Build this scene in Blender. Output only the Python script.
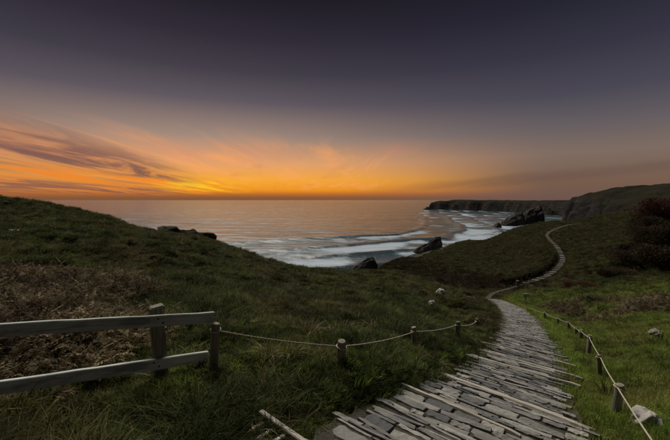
import bpy, bmesh, math, random
import numpy as np
from mathutils import Vector, Matrix, Quaternion, Euler

random.seed(7)
rng = np.random.default_rng(11)
R = math.radians
for o in list(bpy.data.objects):
    bpy.data.objects.remove(o, do_unlink=True)
SC = bpy.context.scene
COL = SC.collection

# ------------------------------------------------------------------ camera
EYE_F = 353.0                       # focal length in photo pixels (670 wide)
TILT = math.atan(20.0 / EYE_F)
cam_data = bpy.data.cameras.new("camera")
cam_data.sensor_width = 36.0
cam_data.lens = EYE_F / 670.0 * 36.0
cam_data.clip_start = 0.05
cam_data.clip_end = 120000.0
cam = bpy.data.objects.new("camera", cam_data)
COL.objects.link(cam)
cam.location = (0, 0, 0)            # eye level is z = 0, the sea lies at SEA
cam.rotation_euler = (R(90) - TILT, 0, 0)
SC.camera = cam
SEA = -50.0

def ray(px, py):
    x = (px - 335.0) / EYE_F
    z = -(py - 220.0) / EYE_F
    c, s = math.cos(TILT), math.sin(TILT)
    return x, c + s * z, -s + c * z

def P(px, py, d):
    """surveyed point: a bearing and a distance ahead, as world metres"""
    x, y, z = ray(px, py)
    k = d / y
    return (x * k, d, z * k)

# ------------------------------------------------------------------ sky
SUN_AZ = R(-20.9)
SUN_EL = R(53)

def lin(c):
    return tuple(((v / 255.0) / 12.92 if v / 255.0 <= 0.04045 else ((v / 255.0 + 0.055) / 1.055) ** 2.4) for v in c)

W = bpy.data.worlds.new("World")
SC.world = W
W.use_nodes = True
wn, wl = W.node_tree.nodes, W.node_tree.links
wn.clear()

class NT:
    """small helper to write node graphs briefly"""
    def __init__(s, tree):
        s.n, s.l = tree.nodes, tree.links
    def put(s, sock, v):
        if isinstance(v, bpy.types.NodeSocket):
            s.l.new(v, sock)
        elif v is not None:
            if hasattr(sock, "default_value"):
                try:
                    sock.default_value = v
                except Exception:
                    sock.default_value = (*v, 1.0)
    def math(s, op, a, b=None, c=None, clamp=False):
        n = s.n.new("ShaderNodeMath"); n.operation = op; n.use_clamp = clamp
        for i, v in enumerate((a, b, c)):
            if v is not None: s.put(n.inputs[i], v)
        return n.outputs[0]
    def vmath(s, op, a, b=None, out=0):
        n = s.n.new("ShaderNodeVectorMath"); n.operation = op
        s.put(n.inputs[0], a)
        if b is not None: s.put(n.inputs[1], b)
        return n.outputs[out]
    def ramp(s, f, stops, interp="LINEAR"):
        n = s.n.new("ShaderNodeValToRGB"); s.put(n.inputs[0], f)
        r = n.color_ramp; r.interpolation = interp
        while len(r.elements) < len(stops): r.elements.new(0.5)
        for e, (p, c) in zip(r.elements, stops):
            e.position = p
            e.color = (c, c, c, 1) if isinstance(c, (int, float)) else (*c[:3], 1)
        return n.outputs[0]
    def mix(s, f, a, b, mode="MIX"):
        n = s.n.new("ShaderNodeMix"); n.data_type = "RGBA"; n.blend_type = mode
        s.put(n.inputs["Factor"], f); s.put(n.inputs[6], a); s.put(n.inputs[7], b)
        return n.outputs[2]
    def noise(s, v, scale, detail=4, rough=0.55, dist=0.0, dim="3D"):
        n = s.n.new("ShaderNodeTexNoise"); n.noise_dimensions = dim
        if v is not None: s.put(n.inputs["Vector"], v)
        n.inputs["Scale"].default_value = scale; n.inputs["Detail"].default_value = detail
        n.inputs["Roughness"].default_value = rough; n.inputs["Distortion"].default_value = dist
        return n.outputs[0]
    def mapping(s, v, scale=(1, 1, 1), rot=(0, 0, 0), loc=(0, 0, 0)):
        n = s.n.new("ShaderNodeMapping"); s.put(n.inputs[0], v)
        n.inputs["Scale"].default_value = scale; n.inputs["Rotation"].default_value = rot
        n.inputs["Location"].default_value = loc
        return n.outputs[0]
    def smooth(s, v, a, b):
        n = s.n.new("ShaderNodeMapRange"); n.interpolation_type = "SMOOTHSTEP"
        s.put(n.inputs[0], v); n.inputs[1].default_value = a; n.inputs[2].default_value = b
        n.inputs[3].default_value = 0; n.inputs[4].default_value = 1
        return n.outputs[0]

w = NT(W.node_tree)
tc = wn.new("ShaderNodeTexCoord").outputs["Generated"]
sep = wn.new("ShaderNodeSeparateXYZ"); wl.new(tc, sep.inputs[0])
dx, dy, dz = sep.outputs
el = w.math("DIVIDE", w.math("ARCSINE", dz), R(90))                   # 0 horizon .. 1 zenith
def ed(deg): return deg / 90.0
def eld(py): return max(0.0, math.atan((200 - py) / EYE_F) / R(90))
SKY_SUN = [(ed(0.0), lin((124, 88, 64))), (ed(0.45), lin((138, 88, 54))), (ed(0.95), lin((190, 108, 42))), (ed(1.6), lin((240, 150, 36))), (ed(3.2), lin((247, 168, 58))),
           (ed(5.8), lin((228, 164, 110))), (ed(9.6), lin((162, 138, 124))), (ed(14.8), lin((98, 89, 97))), (ed(19), lin((68, 63, 73))), (ed(23.5), lin((50, 44, 56))), (ed(29), lin((30, 28, 36))), (ed(50), lin((27, 26, 35)))]
SKY_OFF = [(ed(0.0), lin((108, 84, 78))), (ed(2.3), lin((118, 92, 76))), (ed(6.4), lin((126, 108, 98))), (ed(10), lin((100, 93, 97))), (ed(14), lin((74, 72, 84))),
           (ed(19.3), lin((55, 53, 67))), (ed(25), lin((37, 36, 49))), (ed(29.5), lin((29, 28, 36))), (ed(50), lin((29, 28, 38)))]
hl = w.math("SQRT", w.math("ADD", w.math("MULTIPLY", dx, dx), w.math("MULTIPLY", dy, dy)))
caz = w.math("DIVIDE", w.math("ADD", w.math("MULTIPLY", dx, math.sin(SUN_AZ)), w.math("MULTIPLY", dy, math.cos(SUN_AZ))), w.math("MAXIMUM", hl, 0.001))
eld_ = w.math("MULTIPLY", el, 90.0)
azd = w.math("MULTIPLY", w.math("ARCTAN2", dx, dy), 180 / math.pi)       # bearing in degrees, 0 straight ahead
near_lo = w.smooth(caz, 0.60, 0.995); near_hi = w.math("POWER", w.math("DIVIDE", w.math("SUBTRACT", caz, 0.45), 0.55, clamp=True), 2.6)
up = w.smooth(eld_, 2.0, 11.0)
near_sun = w.math("ADD", w.math("MULTIPLY", near_lo, w.math("SUBTRACT", 1.0, up)), w.math("MULTIPLY", near_hi, up))
base_sky = w.mix(near_sun, w.ramp(el, SKY_OFF), w.ramp(el, SKY_SUN))
# thin high cloud on a plane overhead: streaks that run towards the afterglow
zz = w.math("ADD", w.math("MAXIMUM", dz, 0.0), 0.045)
comb = wn.new("ShaderNodeCombineXYZ")
wl.new(w.math("DIVIDE", dx, zz), comb.inputs[0]); wl.new(w.math("DIVIDE", dy, zz), comb.inputs[1])
cp = w.mapping(comb.outputs[0], rot=(0, 0, R(-20.9 + 16)))
n1 = w.noise(w.mapping(cp, scale=(0.60, 0.13, 1)), 1.0, 6, 0.58, 0.7)
n2 = w.noise(w.mapping(cp, scale=(1.3, 0.30, 1), loc=(7, 3, 0)), 1.0, 8, 0.62, 0.9)
n3 = w.noise(w.mapping(comb.outputs[0], rot=(0, 0, R(52)), scale=(1.35, 0.26, 1), loc=(2, 5, 0)), 1.0, 7, 0.60, 0.9)
n4 = w.noise(w.mapping(comb.outputs[0], rot=(0, 0, R(20)), scale=(0.55, 0.16, 1), loc=(12, 1, 0)), 1.0, 5, 0.55, 0.5)
wob = w.math("MULTIPLY", w.math("SUBTRACT", n1, 0.5), 7.0)
tl = w.math("DIVIDE", w.math("SUBTRACT", -17.0, azd), 26.0, clamp=True)      # 0 at the glow .. 1 further left
def band(centre, width, wk, soft=1.15):
    d = w.math("ABSOLUTE", w.math("ADD", w.math("SUBTRACT", eld_, centre), w.math("MULTIPLY", wob, wk)))
    return w.math("SUBTRACT", 1.0, w.smooth(w.math("DIVIDE", d, width), 0.15, soft))
# banks of thicker cloud that thin out as they near the afterglow
bank = w.math("MULTIPLY", band(w.math("ADD", 2.6, w.math("MULTIPLY", tl, 4.4)), w.math("ADD", 1.0, w.math("MULTIPLY", tl, 3.4)), 0.8, 1.3), w.smooth(tl, 0.05, 0.42))
bank2 = w.math("MULTIPLY", band(w.math("ADD", 1.0, w.math("MULTIPLY", tl, 0.9)), w.math("ADD", 0.5, w.math("MULTIPLY", tl, 0.9)), 0.25), w.smooth(tl, 0.1, 0.5))
frag = w.smooth(n2, 0.36, 0.60)
dark_c = w.math("MAXIMUM", w.math("MULTIPLY", bank, w.math("ADD", 0.40, w.math("MULTIPLY", frag, 0.60))), w.math("MULTIPLY", bank2, w.math("ADD", 0.5, w.math("MULTIPLY", frag, 0.4))), clamp=True)
low = w.math("MULTIPLY", w.smooth(eld_, 0.9, 2.6), w.math("SUBTRACT", 1.0, w.smooth(eld_, 5.0, 12.0)))
lit_c = w.math("MULTIPLY", w.math("MULTIPLY", w.smooth(n3, 0.48, 0.68), low), w.smooth(caz, 0.80, 0.95), clamp=True)
hi_w = w.math("MULTIPLY", w.math("MULTIPLY", w.smooth(n4, 0.50, 0.68), w.math("MULTIPLY", w.smooth(eld_, 4.0, 7.0), w.math("SUBTRACT", 1.0, w.smooth(eld_, 6.5, 10.5)))), w.smooth(caz, 0.72, 0.95))
gap = w.math("MULTIPLY", band(w.math("ADD", 2.0, w.math("MULTIPLY", tl, 1.3)), 1.5, 0.4), w.math("MULTIPLY", w.smooth(tl, 0.0, 0.2), w.smooth(n2, 0.62, 0.40)))
core = w.math("MULTIPLY", w.math("SUBTRACT", 1.0, w.smooth(w.math("ABSOLUTE", w.math("ADD", azd, 20.5)), 1.0, 9.0)), w.math("SUBTRACT", 1.0, w.smooth(w.math("ABSOLUTE", w.math("SUBTRACT", eld_, 2.2)), 0.2, 1.5)))
sky_c = w.mix(w.math("MULTIPLY", hi_w, 0.40), base_sky, (*lin((214, 142, 112)), 1))
sky_c = w.mix(w.math("MULTIPLY", lit_c, 0.60), sky_c, (*lin((250, 166, 98)), 1))
sky_c = w.mix(w.math("MULTIPLY", gap, 0.85), sky_c, (*lin((244, 134, 40)), 1))
sky_c = w.mix(w.math("MULTIPLY", core, w.smooth(n3, 0.42, 0.58)), sky_c, (*lin((255, 200, 36)), 1))
dusk = w.mix(w.smooth(n2, 0.40, 0.58), (*lin((182, 112, 74)), 1), (*lin((112, 80, 80)), 1))
sky_c = w.mix(w.math("MULTIPLY", dark_c, 0.90), sky_c, dusk)
# dark flecks across the glow and a long low streak of thin cloud to the right
fleck = w.math("MULTIPLY", w.math("MULTIPLY", w.smooth(n2, 0.55, 0.70), low), w.math("MULTIPLY", w.smooth(caz, 0.85, 0.97), 0.16))
sky_c = w.mix(fleck, sky_c, (*lin((186, 110, 52)), 1))
strk = w.math("MULTIPLY", band(w.math("ADD", 0.9, w.math("MULTIPLY", w.math("MAXIMUM", azd, 0.0), 0.075)), 1.0, 0.25), w.smooth(azd, 0.0, 22.0))
sky_c = w.mix(w.math("MULTIPLY", strk, 0.32), sky_c, (*lin((96, 72, 68)), 1))
nish = wn.new("ShaderNodeTexSky"); nish.sky_type = "NISHITA"; nish.sun_disc = False
nish.sun_elevation = R(1.5); nish.sun_rotation = SUN_AZ; nish.altitude = 50; nish.dust_density = 2.0; nish.ozone_density = 2.0
bg1 = wn.new("ShaderNodeBackground"); wl.new(sky_c, bg1.inputs[0]); bg1.inputs[1].default_value = 1.0
bg2 = wn.new("ShaderNodeBackground"); wl.new(nish.outputs[0], bg2.inputs[0]); bg2.inputs[1].default_value = 0.0
add = wn.new("ShaderNodeAddShader"); wl.new(bg1.outputs[0], add.inputs[0]); wl.new(bg2.outputs[0], add.inputs[1])
wout = wn.new("ShaderNodeOutputWorld"); wl.new(add.outputs[0], wout.inputs[0])

# ------------------------------------------------------------------ afterglow as one broad, soft sun
sd = bpy.data.lights.new("sun", "SUN")
sd.energy = 3.05
sd.angle = R(36)
sd.color = (1.0, 0.93, 0.83)
sun = bpy.data.objects.new("sun", sd); COL.objects.link(sun)
sv = Vector((math.sin(SUN_AZ) * math.cos(SUN_EL), math.cos(SUN_AZ) * math.cos(SUN_EL), math.sin(SUN_EL)))
sun.rotation_euler = sv.to_track_quat("Z", "Y").to_euler()

# ------------------------------------------------------------------ exposure and render settings
SC.view_settings.view_transform = "Standard"
SC.view_settings.look = "None"
SC.view_settings.exposure = 0.0
SC.view_settings.gamma = 1.0
SC.view_settings.use_curve_mapping = False
SC.render.engine = "CYCLES"
SC.cycles.use_denoising = True
SC.cycles.max_bounces = 5
SC.cycles.diffuse_bounces = 3
SC.cycles.glossy_bounces = 3
SC.cycles.transparent_max_bounces = 4
SC.cycles.caustics_reflective = False
SC.cycles.caustics_refractive = False

# ------------------------------------------------------------------ numpy noise
_perm = rng.permutation(512)
def _hash(ix, iy, seed):
    return _perm[(_perm[(ix + seed * 57) & 511] + iy) & 511]
def vnoise(x, y, seed=0):
    x = np.asarray(x, float); y = np.asarray(y, float)
    ix = np.floor(x).astype(int); iy = np.floor(y).astype(int)
    fx, fy = x - ix, y - iy
    u = fx * fx * fx * (fx * (fx * 6 - 15) + 10); v = fy * fy * fy * (fy * (fy * 6 - 15) + 10)
    def g(i, j, a, b):
        h = _hash(i, j, seed) * (2 * math.pi / 512.0)
        return np.cos(h) * a + np.sin(h) * b
    n00 = g(ix, iy, fx, fy); n10 = g(ix + 1, iy, fx - 1, fy)
    n01 = g(ix, iy + 1, fx, fy - 1); n11 = g(ix + 1, iy + 1, fx - 1, fy - 1)
    return ((n00 * (1 - u) + n10 * u) * (1 - v) + (n01 * (1 - u) + n11 * u) * v) * 1.5
def fbm(x, y, octv=4, seed=0, gain=0.5):
    t, a, f = 0, 1.0, 1.0
    for k in range(octv):
        t = t + a * vnoise(np.asarray(x) * f + 13.7 * k, np.asarray(y) * f - 7.3 * k, seed + k)
        a *= gain; f *= 2.03
    return t
def sstep(a, b, x):
    t = np.clip((np.asarray(x, float) - a) / (b - a), 0, 1)
    return t * t * (3 - 2 * t)

# ------------------------------------------------------------------ helpers for objects
def tag(o, label=None, cat=None, group=None, kind=None):
    if label: o["label"] = label
    if cat: o["category"] = cat
    if group: o["group"] = group
    if kind: o["kind"] = kind
    return o
def empty(name, loc=(0, 0, 0), rz=0.0):
    o = bpy.data.objects.new(name, None); COL.objects.link(o)
    o.location = loc; o.rotation_euler = (0, 0, rz); o.empty_display_size = 0.1
    return o
def link(name, me, mat=None, parent=None):
    o = bpy.data.objects.new(name, me); COL.objects.link(o)
    if mat and not me.materials: me.materials.append(mat)
    if parent: o.parent = parent
    return o
def mesh_from(name, v, f, smooth=True):
    me = bpy.data.meshes.new(name)
    me.from_pydata([tuple(p) for p in v], [], [tuple(q) for q in f]); me.update()
    if smooth: me.polygons.foreach_set("use_smooth", [True] * len(me.polygons))
    return me
def grid_mesh(name, X, Y, Z):
    h, wd = X.shape
    me = bpy.data.meshes.new(name)
    co = np.stack([X, Y, Z], -1).reshape(-1, 3)
    i = np.arange(h * wd).reshape(h, wd)
    q = np.stack([i[:-1, :-1], i[:-1, 1:], i[1:, 1:], i[1:, :-1]], -1).reshape(-1, 4)
    me.vertices.add(len(co)); me.vertices.foreach_set("co", co.ravel())
    me.loops.add(q.size); me.loops.foreach_set("vertex_index", q.ravel())
    me.polygons.add(len(q)); me.polygons.foreach_set("loop_start", np.arange(0, q.size, 4))
    me.polygons.foreach_set("loop_total", np.full(len(q), 4))
    me.update(calc_edges=True); me.validate()
    me.polygons.foreach_set("use_smooth", np.ones(len(me.polygons), bool))
    return me
def mat(name):
    m = bpy.data.materials.new(name); m.use_nodes = True
    t = NT(m.node_tree); b = m.node_tree.nodes["Principled BSDF"]
    return m, t, b
def bump(t, b, h, strength=0.5, dist=0.02):
    n = t.n.new("ShaderNodeBump"); t.put(n.inputs["Height"], h)
    n.inputs["Strength"].default_value = strength; n.inputs["Distance"].default_value = dist
    t.l.new(n.outputs[0], b.inputs["Normal"])
def geo(t, out="Position"):
    return t.n.new("ShaderNodeNewGeometry").outputs[out]
def objco(t):
    return t.n.new("ShaderNodeTexCoord").outputs["Object"]
def rnd(t):
    a = t.n.new("ShaderNodeObjectInfo").outputs["Random"]
    g = t.n.new("ShaderNodeNewGeometry").outputs["Random Per Island"]
    return t.math("FRACT", t.math("ADD", a, g))

# ------------------------------------------------------------------ materials
def m_soil():
    m, t, b = mat("turf_soil"); p = geo(t)
    a = t.noise(p, 0.35, 5); c = t.noise(p, 6.0, 5, 0.65)
    col = t.ramp(a, [(0.30, (0.012, 0.013, 0.007)), (0.52, (0.019, 0.018, 0.009)), (0.72, (0.028, 0.021, 0.012))])  # dark litter colour, deepened so gaps between tufts read as shadow
    col = t.mix(t.math("MULTIPLY", t.smooth(c, 0.45, 0.75), 0.5), col, (0.045, 0.036, 0.020, 1))
    at = t.n.new("ShaderNodeAttribute"); at.attribute_name = "sward"
    col = t.mix(t.math("MULTIPLY", at.outputs["Fac"], 0.9), col, t.ramp(c, [(0.3, (0.045, 0.070, 0.014)), (0.7, (0.10, 0.115, 0.030))]))
    t.l.new(col, b.inputs["Base Color"]); b.inputs["Roughness"].default_value = 0.95
    b.inputs["Specular IOR Level"].default_value = 0.0
    bump(t, b, t.math("ADD", t.noise(p, 14, 6, 0.7), t.noise(p, 2.5, 4)), 0.8, 0.08)
    return m
def m_blade(name, c1, c2, c3, scale=0.22, straw=(0.17, 0.125, 0.06), patchy=(0.45, 1.15)):
    """grass: hue drifts over the hillside, every tuft a little different, tips drier"""
    m, t, b = mat(name); p = geo(t)
    big = t.noise(p, scale, 4, 0.6)
    col = t.ramp(big, [(0.34, c1), (0.5, c2), (0.66, c3)])
    r = t.n.new("ShaderNodeObjectInfo").outputs["Random"]
    isl = t.n.new("ShaderNodeNewGeometry").outputs["Random Per Island"]
    col = t.mix(t.math("MULTIPLY", t.smooth(t.math("ADD", t.math("MULTIPLY", r, 0.62), t.math("MULTIPLY", isl, 0.6)), 0.72, 1.15), 0.85), col, (*straw, 1))
    hsv = t.n.new("ShaderNodeHueSaturation"); t.put(hsv.inputs["Color"], col)
    patch = t.math("ADD", patchy[0], t.math("MULTIPLY", t.smooth(t.noise(p, 1.3, 3, 0.6), 0.34, 0.66), patchy[1]))
    t.put(hsv.inputs["Value"], t.math("MULTIPLY", patch, t.math("ADD", 0.65, t.math("MULTIPLY", isl, 0.7))))
    t.l.new(hsv.outputs[0], b.inputs["Base Color"]); b.inputs["Roughness"].default_value = 0.7
    b.inputs["Specular IOR Level"].default_value = 0.06
    tr = t.n.new("ShaderNodeBsdfTranslucent"); t.l.new(hsv.outputs[0], tr.inputs[0])
    mx = t.n.new("ShaderNodeMixShader"); mx.inputs[0].default_value = 0.3
    t.l.new(b.outputs[0], mx.inputs[1]); t.l.new(tr.outputs[0], mx.inputs[2])
    t.l.new(mx.outputs[0], t.n["Material Output"].inputs[0])
    return m
def m_stone(name, cols, rough=0.75, lichen=0.25):
    m, t, b = mat(name); p = objco(t); wp = geo(t)
    r = rnd(t)
    col = t.ramp(r, [(i / (len(cols) - 1), c) for i, c in enumerate(cols)])
    n = t.noise(wp, 30, 6, 0.7); n2 = t.noise(wp, 5, 4)
    col = t.mix(0.55, col, t.ramp(n, [(0.3, 0.35), (0.7, 1.0)]), "MULTIPLY")
    col = t.mix(t.math("MULTIPLY", t.smooth(n2, 0.52, 0.72), lichen), col, (0.42, 0.40, 0.34, 1))
    t.l.new(col, b.inputs["Base Color"]); b.inputs["Roughness"].default_value = rough
    b.inputs["Specular IOR Level"].default_value = 0.25
    bump(t, b, t.math("ADD", n, t.math("MULTIPLY", t.noise(wp, 90, 4), 0.4)), 0.7, 0.008)
    return m
def m_wood(name, c1, c2, c3, axis=0):
    m, t, b = mat(name); p = objco(t)
    sc = [46, 46, 46]; sc[axis] = 1.6
    g = t.noise(t.mapping(p, scale=sc), 1.5, 8, 0.72, 0.7)
    col = t.ramp(g, [(0.3, c1), (0.52, c2), (0.72, c3)])
    st = t.noise(t.mapping(p, scale=[s * 0.09 + 0.9 for s in sc]), 2.2, 6, 0.72)
    col = t.mix(t.math("MULTIPLY", t.smooth(st, 0.48, 0.66), 0.65), col, (0.075, 0.085, 0.055, 1))
    crack = t.smooth(t.noise(t.mapping(p, scale=[q * (2.2 if q > 10 else 0.8) for q in sc], loc=(3, 1, 2)), 1.0, 3, 0.6, 0.3), 0.66, 0.72)
    col = t.mix(t.math("MULTIPLY", crack, 0.7), col, (0.03, 0.028, 0.022, 1))
    vr = t.math("ADD", 0.8, t.math("MULTIPLY", t.n.new("ShaderNodeObjectInfo").outputs["Random"], 0.4))
    hsv = t.n.new("ShaderNodeHueSaturation"); t.put(hsv.inputs["Color"], col); t.put(hsv.inputs["Value"], vr)
    t.l.new(hsv.outputs[0], b.inputs["Base Color"]); b.inputs["Roughness"].default_value = 0.8
    bump(t, b, t.math("SUBTRACT", t.math("ADD", g, t.math("MULTIPLY", st, 0.3)), t.math("MULTIPLY", crack, 0.8)), 0.9, 0.006)
    return m
def m_plain(name, c1, c2, scale=8, rough=0.8, bs=0.4):
    m, t, b = mat(name); p = geo(t)
    n = t.noise(p, scale, 6, 0.65)
    t.l.new(t.ramp(n, [(0.3, c1), (0.7, c2)]), b.inputs["Base Color"]); b.inputs["Roughness"].default_value = rough
    b.inputs["Specular IOR Level"].default_value = 0.1
    bump(t, b, n, bs, 0.5 / scale)
    return m
def m_cliff():
    m, t, b = mat("cliff_turf_and_rock"); p = geo(t); nz = t.n.new("ShaderNodeSeparateXYZ"); t.l.new(geo(t, "Normal"), nz.inputs[0])
    n = t.noise(t.mapping(p, scale=(1, 1, 2.5)), 0.06, 7, 0.7)
    rock = t.ramp(n, [(0.3, (0.024, 0.023, 0.023)), (0.55, (0.046, 0.043, 0.041)), (0.75, (0.085, 0.078, 0.073))])
    turf = t.ramp(t.noise(p, 0.03, 6, 0.6), [(0.3, (0.022, 0.024, 0.017)), (0.7, (0.048, 0.042, 0.029))])
    f = t.smooth(t.math("ADD", nz.outputs[2], t.math("MULTIPLY", t.math("SUBTRACT", n, 0.5), 0.5)), 0.62, 0.85)
    t.l.new(t.mix(f, rock, turf), b.inputs["Base Color"]); b.inputs["Roughness"].default_value = 1.0; b.inputs["Specular IOR Level"].default_value = 0.0
    bump(t, b, t.math("ADD", n, t.math("MULTIPLY", t.noise(p, 0.25, 5, 0.7), 0.35)), 1.0, 6.0)
    return m
def m_sea():
    m, t, b = mat("sea_water"); p = geo(t)
    at = t.n.new("ShaderNodeAttribute"); at.attribute_name = "foam"
    f1 = t.noise(t.mapping(p, scale=(1, 1, 0), rot=(0, 0, R(23))), 0.045, 8, 0.72, 0.5)
    f2 = t.noise(t.mapping(p, scale=(0.35, 1, 0), rot=(0, 0, R(23))), 0.16, 6, 0.7, 0.3)
    fm = t.math("ADD", t.math("MULTIPLY", f1, 0.6), t.math("MULTIPLY", f2, 0.4))
    foam = t.smooth(t.math("ADD", at.outputs["Fac"], t.math("MULTIPLY", t.math("SUBTRACT", fm, 0.5), 1.5)), 0.36, 0.80)
    t.l.new(t.mix(foam, (0.045, 0.072, 0.080, 1), (0.38, 0.45, 0.52, 1)), b.inputs["Base Color"])
    t.l.new(t.math("ADD", 0.16, t.math("MULTIPLY", foam, 0.5)), b.inputs["Roughness"])
    b.inputs["IOR"].default_value = 1.33
    h1 = t.noise(t.mapping(p, scale=(0.35, 1.3, 0), rot=(0, 0, R(-12))), 0.09, 6, 0.6, 0.2)
    h2 = t.noise(t.mapping(p, scale=(0.14, 1.0, 0), rot=(0, 0, R(-16))), 0.035, 5, 0.6, 0.3)
    h3 = t.noise(t.mapping(p, scale=(0.10, 1.0, 0), rot=(0, 0, R(-8))), 0.006, 4, 0.55, 0.2)
    bump(t, b, t.math("ADD", t.math("ADD", t.math("MULTIPLY", h1, 0.7), t.math("MULTIPLY", h2, 2.2)), t.math("MULTIPLY", h3, 7.0)), 1.0, 3.0)
    return m
M = dict(
    soil=m_soil(),
    grass=m_blade("tussock_grass", (0.044, 0.064, 0.017), (0.072, 0.082, 0.025), (0.092, 0.076, 0.034), 0.3, (0.19, 0.155, 0.08)),
    lawn=m_blade("green_turf_grass", (0.12, 0.21, 0.030), (0.18, 0.24, 0.042), (0.22, 0.22, 0.065), 0.6, (0.22, 0.19, 0.08), (0.85, 0.75)),
    bracken=m_blade("dead_bracken", (0.14, 0.096, 0.060), (0.11, 0.086, 0.050), (0.16, 0.125, 0.074), 0.6, (0.28, 0.23, 0.14)),
    scrub=m_blade("scrub_leaf", (0.030, 0.030, 0.016), (0.044, 0.036, 0.020), (0.058, 0.040, 0.026), 0.5, (0.09, 0.06, 0.04)),
    redscrub=m_blade("russet_scrub_leaf", (0.060, 0.030, 0.022), (0.075, 0.036, 0.026), (0.085, 0.045, 0.030), 0.5, (0.11, 0.06, 0.04)),
    stem=m_plain("scrub_stem", (0.03, 0.022, 0.016), (0.06, 0.045, 0.03), 12),
    slate=m_stone("path_slate", [(0.18, 0.178, 0.165), (0.32, 0.31, 0.28), (0.10, 0.106, 0.108), (0.25, 0.243, 0.222), (0.40, 0.385, 0.345), (0.13, 0.128, 0.12), (0.075, 0.08, 0.084), (0.28, 0.268, 0.243)]),
    grit=m_plain("path_grit", (0.030, 0.028, 0.021), (0.095, 0.086, 0.066), 9, 0.95, 0.8),
    dust=m_plain("trail_earth", (0.045, 0.042, 0.034), (0.095, 0.086, 0.070), 4, 0.95, 0.5),
    pale=m_stone("pale_boulder", [(0.50, 0.47, 0.42), (0.6, 0.57, 0.52), (0.42, 0.40, 0.37)], 0.8, 0.4),
    soilrock=m_plain("turfy_rock", (0.022, 0.022, 0.014), (0.060, 0.052, 0.034), 1.6, 0.95, 1.0),
    buff=m_stone("buff_stone", [(0.22, 0.19, 0.14), (0.28, 0.24, 0.18), (0.2, 0.18, 0.15)], 0.85, 0.2),
    rail=m_wood("weathered_rail", (0.24, 0.29, 0.26), (0.48, 0.53, 0.48), (0.64, 0.67, 0.60)),
    postw=m_wood("weathered_post", (0.085, 0.080, 0.055), (0.21, 0.195, 0.135), (0.34, 0.315, 0.225), 2),
    beam=m_wood("step_timber", (0.26, 0.23, 0.18), (0.44, 0.40, 0.33), (0.58, 0.54, 0.46)),
    bolt=m_plain("rusty_bolt", (0.05, 0.035, 0.025), (0.12, 0.08, 0.055), 200, 0.7, 0.3),
    straw=m_blade("straw_grass", (0.16, 0.135, 0.065), (0.13, 0.115, 0.05), (0.20, 0.165, 0.085), 0.8, (0.30, 0.25, 0.15)),
    rope=m_plain("rope_fibre", (0.34, 0.30, 0.23), (0.56, 0.51, 0.41), 150, 0.9, 0.6),
    cliff=m_cliff(),
    stack=m_plain("sea_stack_rock", (0.035, 0.031, 0.029), (0.085, 0.074, 0.066), 0.12, 0.95, 1.0),
    sea=m_sea(),
)

# ------------------------------------------------------------------ the lie of the land
def catmull(pts, n):
    p = np.array(pts, float); p = np.vstack([2 * p[0] - p[1], p, 2 * p[-1] - p[-2]])
    out = []
    for i in range(1, len(p) - 2):
        t = np.linspace(0, 1, n, endpoint=False)[:, None]
        a, b_, c, d = p[i - 1], p[i], p[i + 1], p[i + 2]
        out.append(0.5 * ((2 * b_) + (c - a) * t + (2 * a - 5 * b_ + 4 * c - d) * t ** 2 + (3 * b_ - a - 3 * c + d) * t ** 3))
    out.append(p[-2][None]); return np.vstack(out)

NEAR = catmull([(-0.15, -0.6, -1.0), (0.02, 0.45, -1.18), (0.30, 1.35, -1.38), (0.86, 2.24, -1.57), (1.52, 3.06, -1.78), (2.30, 4.33, -2.11),
                (2.97, 5.39, -2.36), (4.02, 7.38, -2.80), (5.15, 9.73, -3.30), (6.68, 13.5, -4.13), (7.9, 17.0, -4.95), (8.75, 19.8, -5.62)], 24)
FAR = catmull([(8.75, 19.8, -5.62), P(488, 299, 21.8), P(491, 295, 23.8), P(499, 291.5, 26), P(512, 288, 28.5), P(534, 281.5, 32), P(550, 274.5, 36), P(560, 265.5, 40.5),
               P(562.5, 258, 45), P(557, 247, 51), P(549, 239, 56), P(547.5, 234, 60), P(556, 229, 66), P(571, 224.5, 75), P(590, 222.5, 84)], 14)
def near_half(y): return 0.46 + 0.26 * sstep(3.8, 1.9, y) + 0.09 * sstep(6, 14, y)

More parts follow.
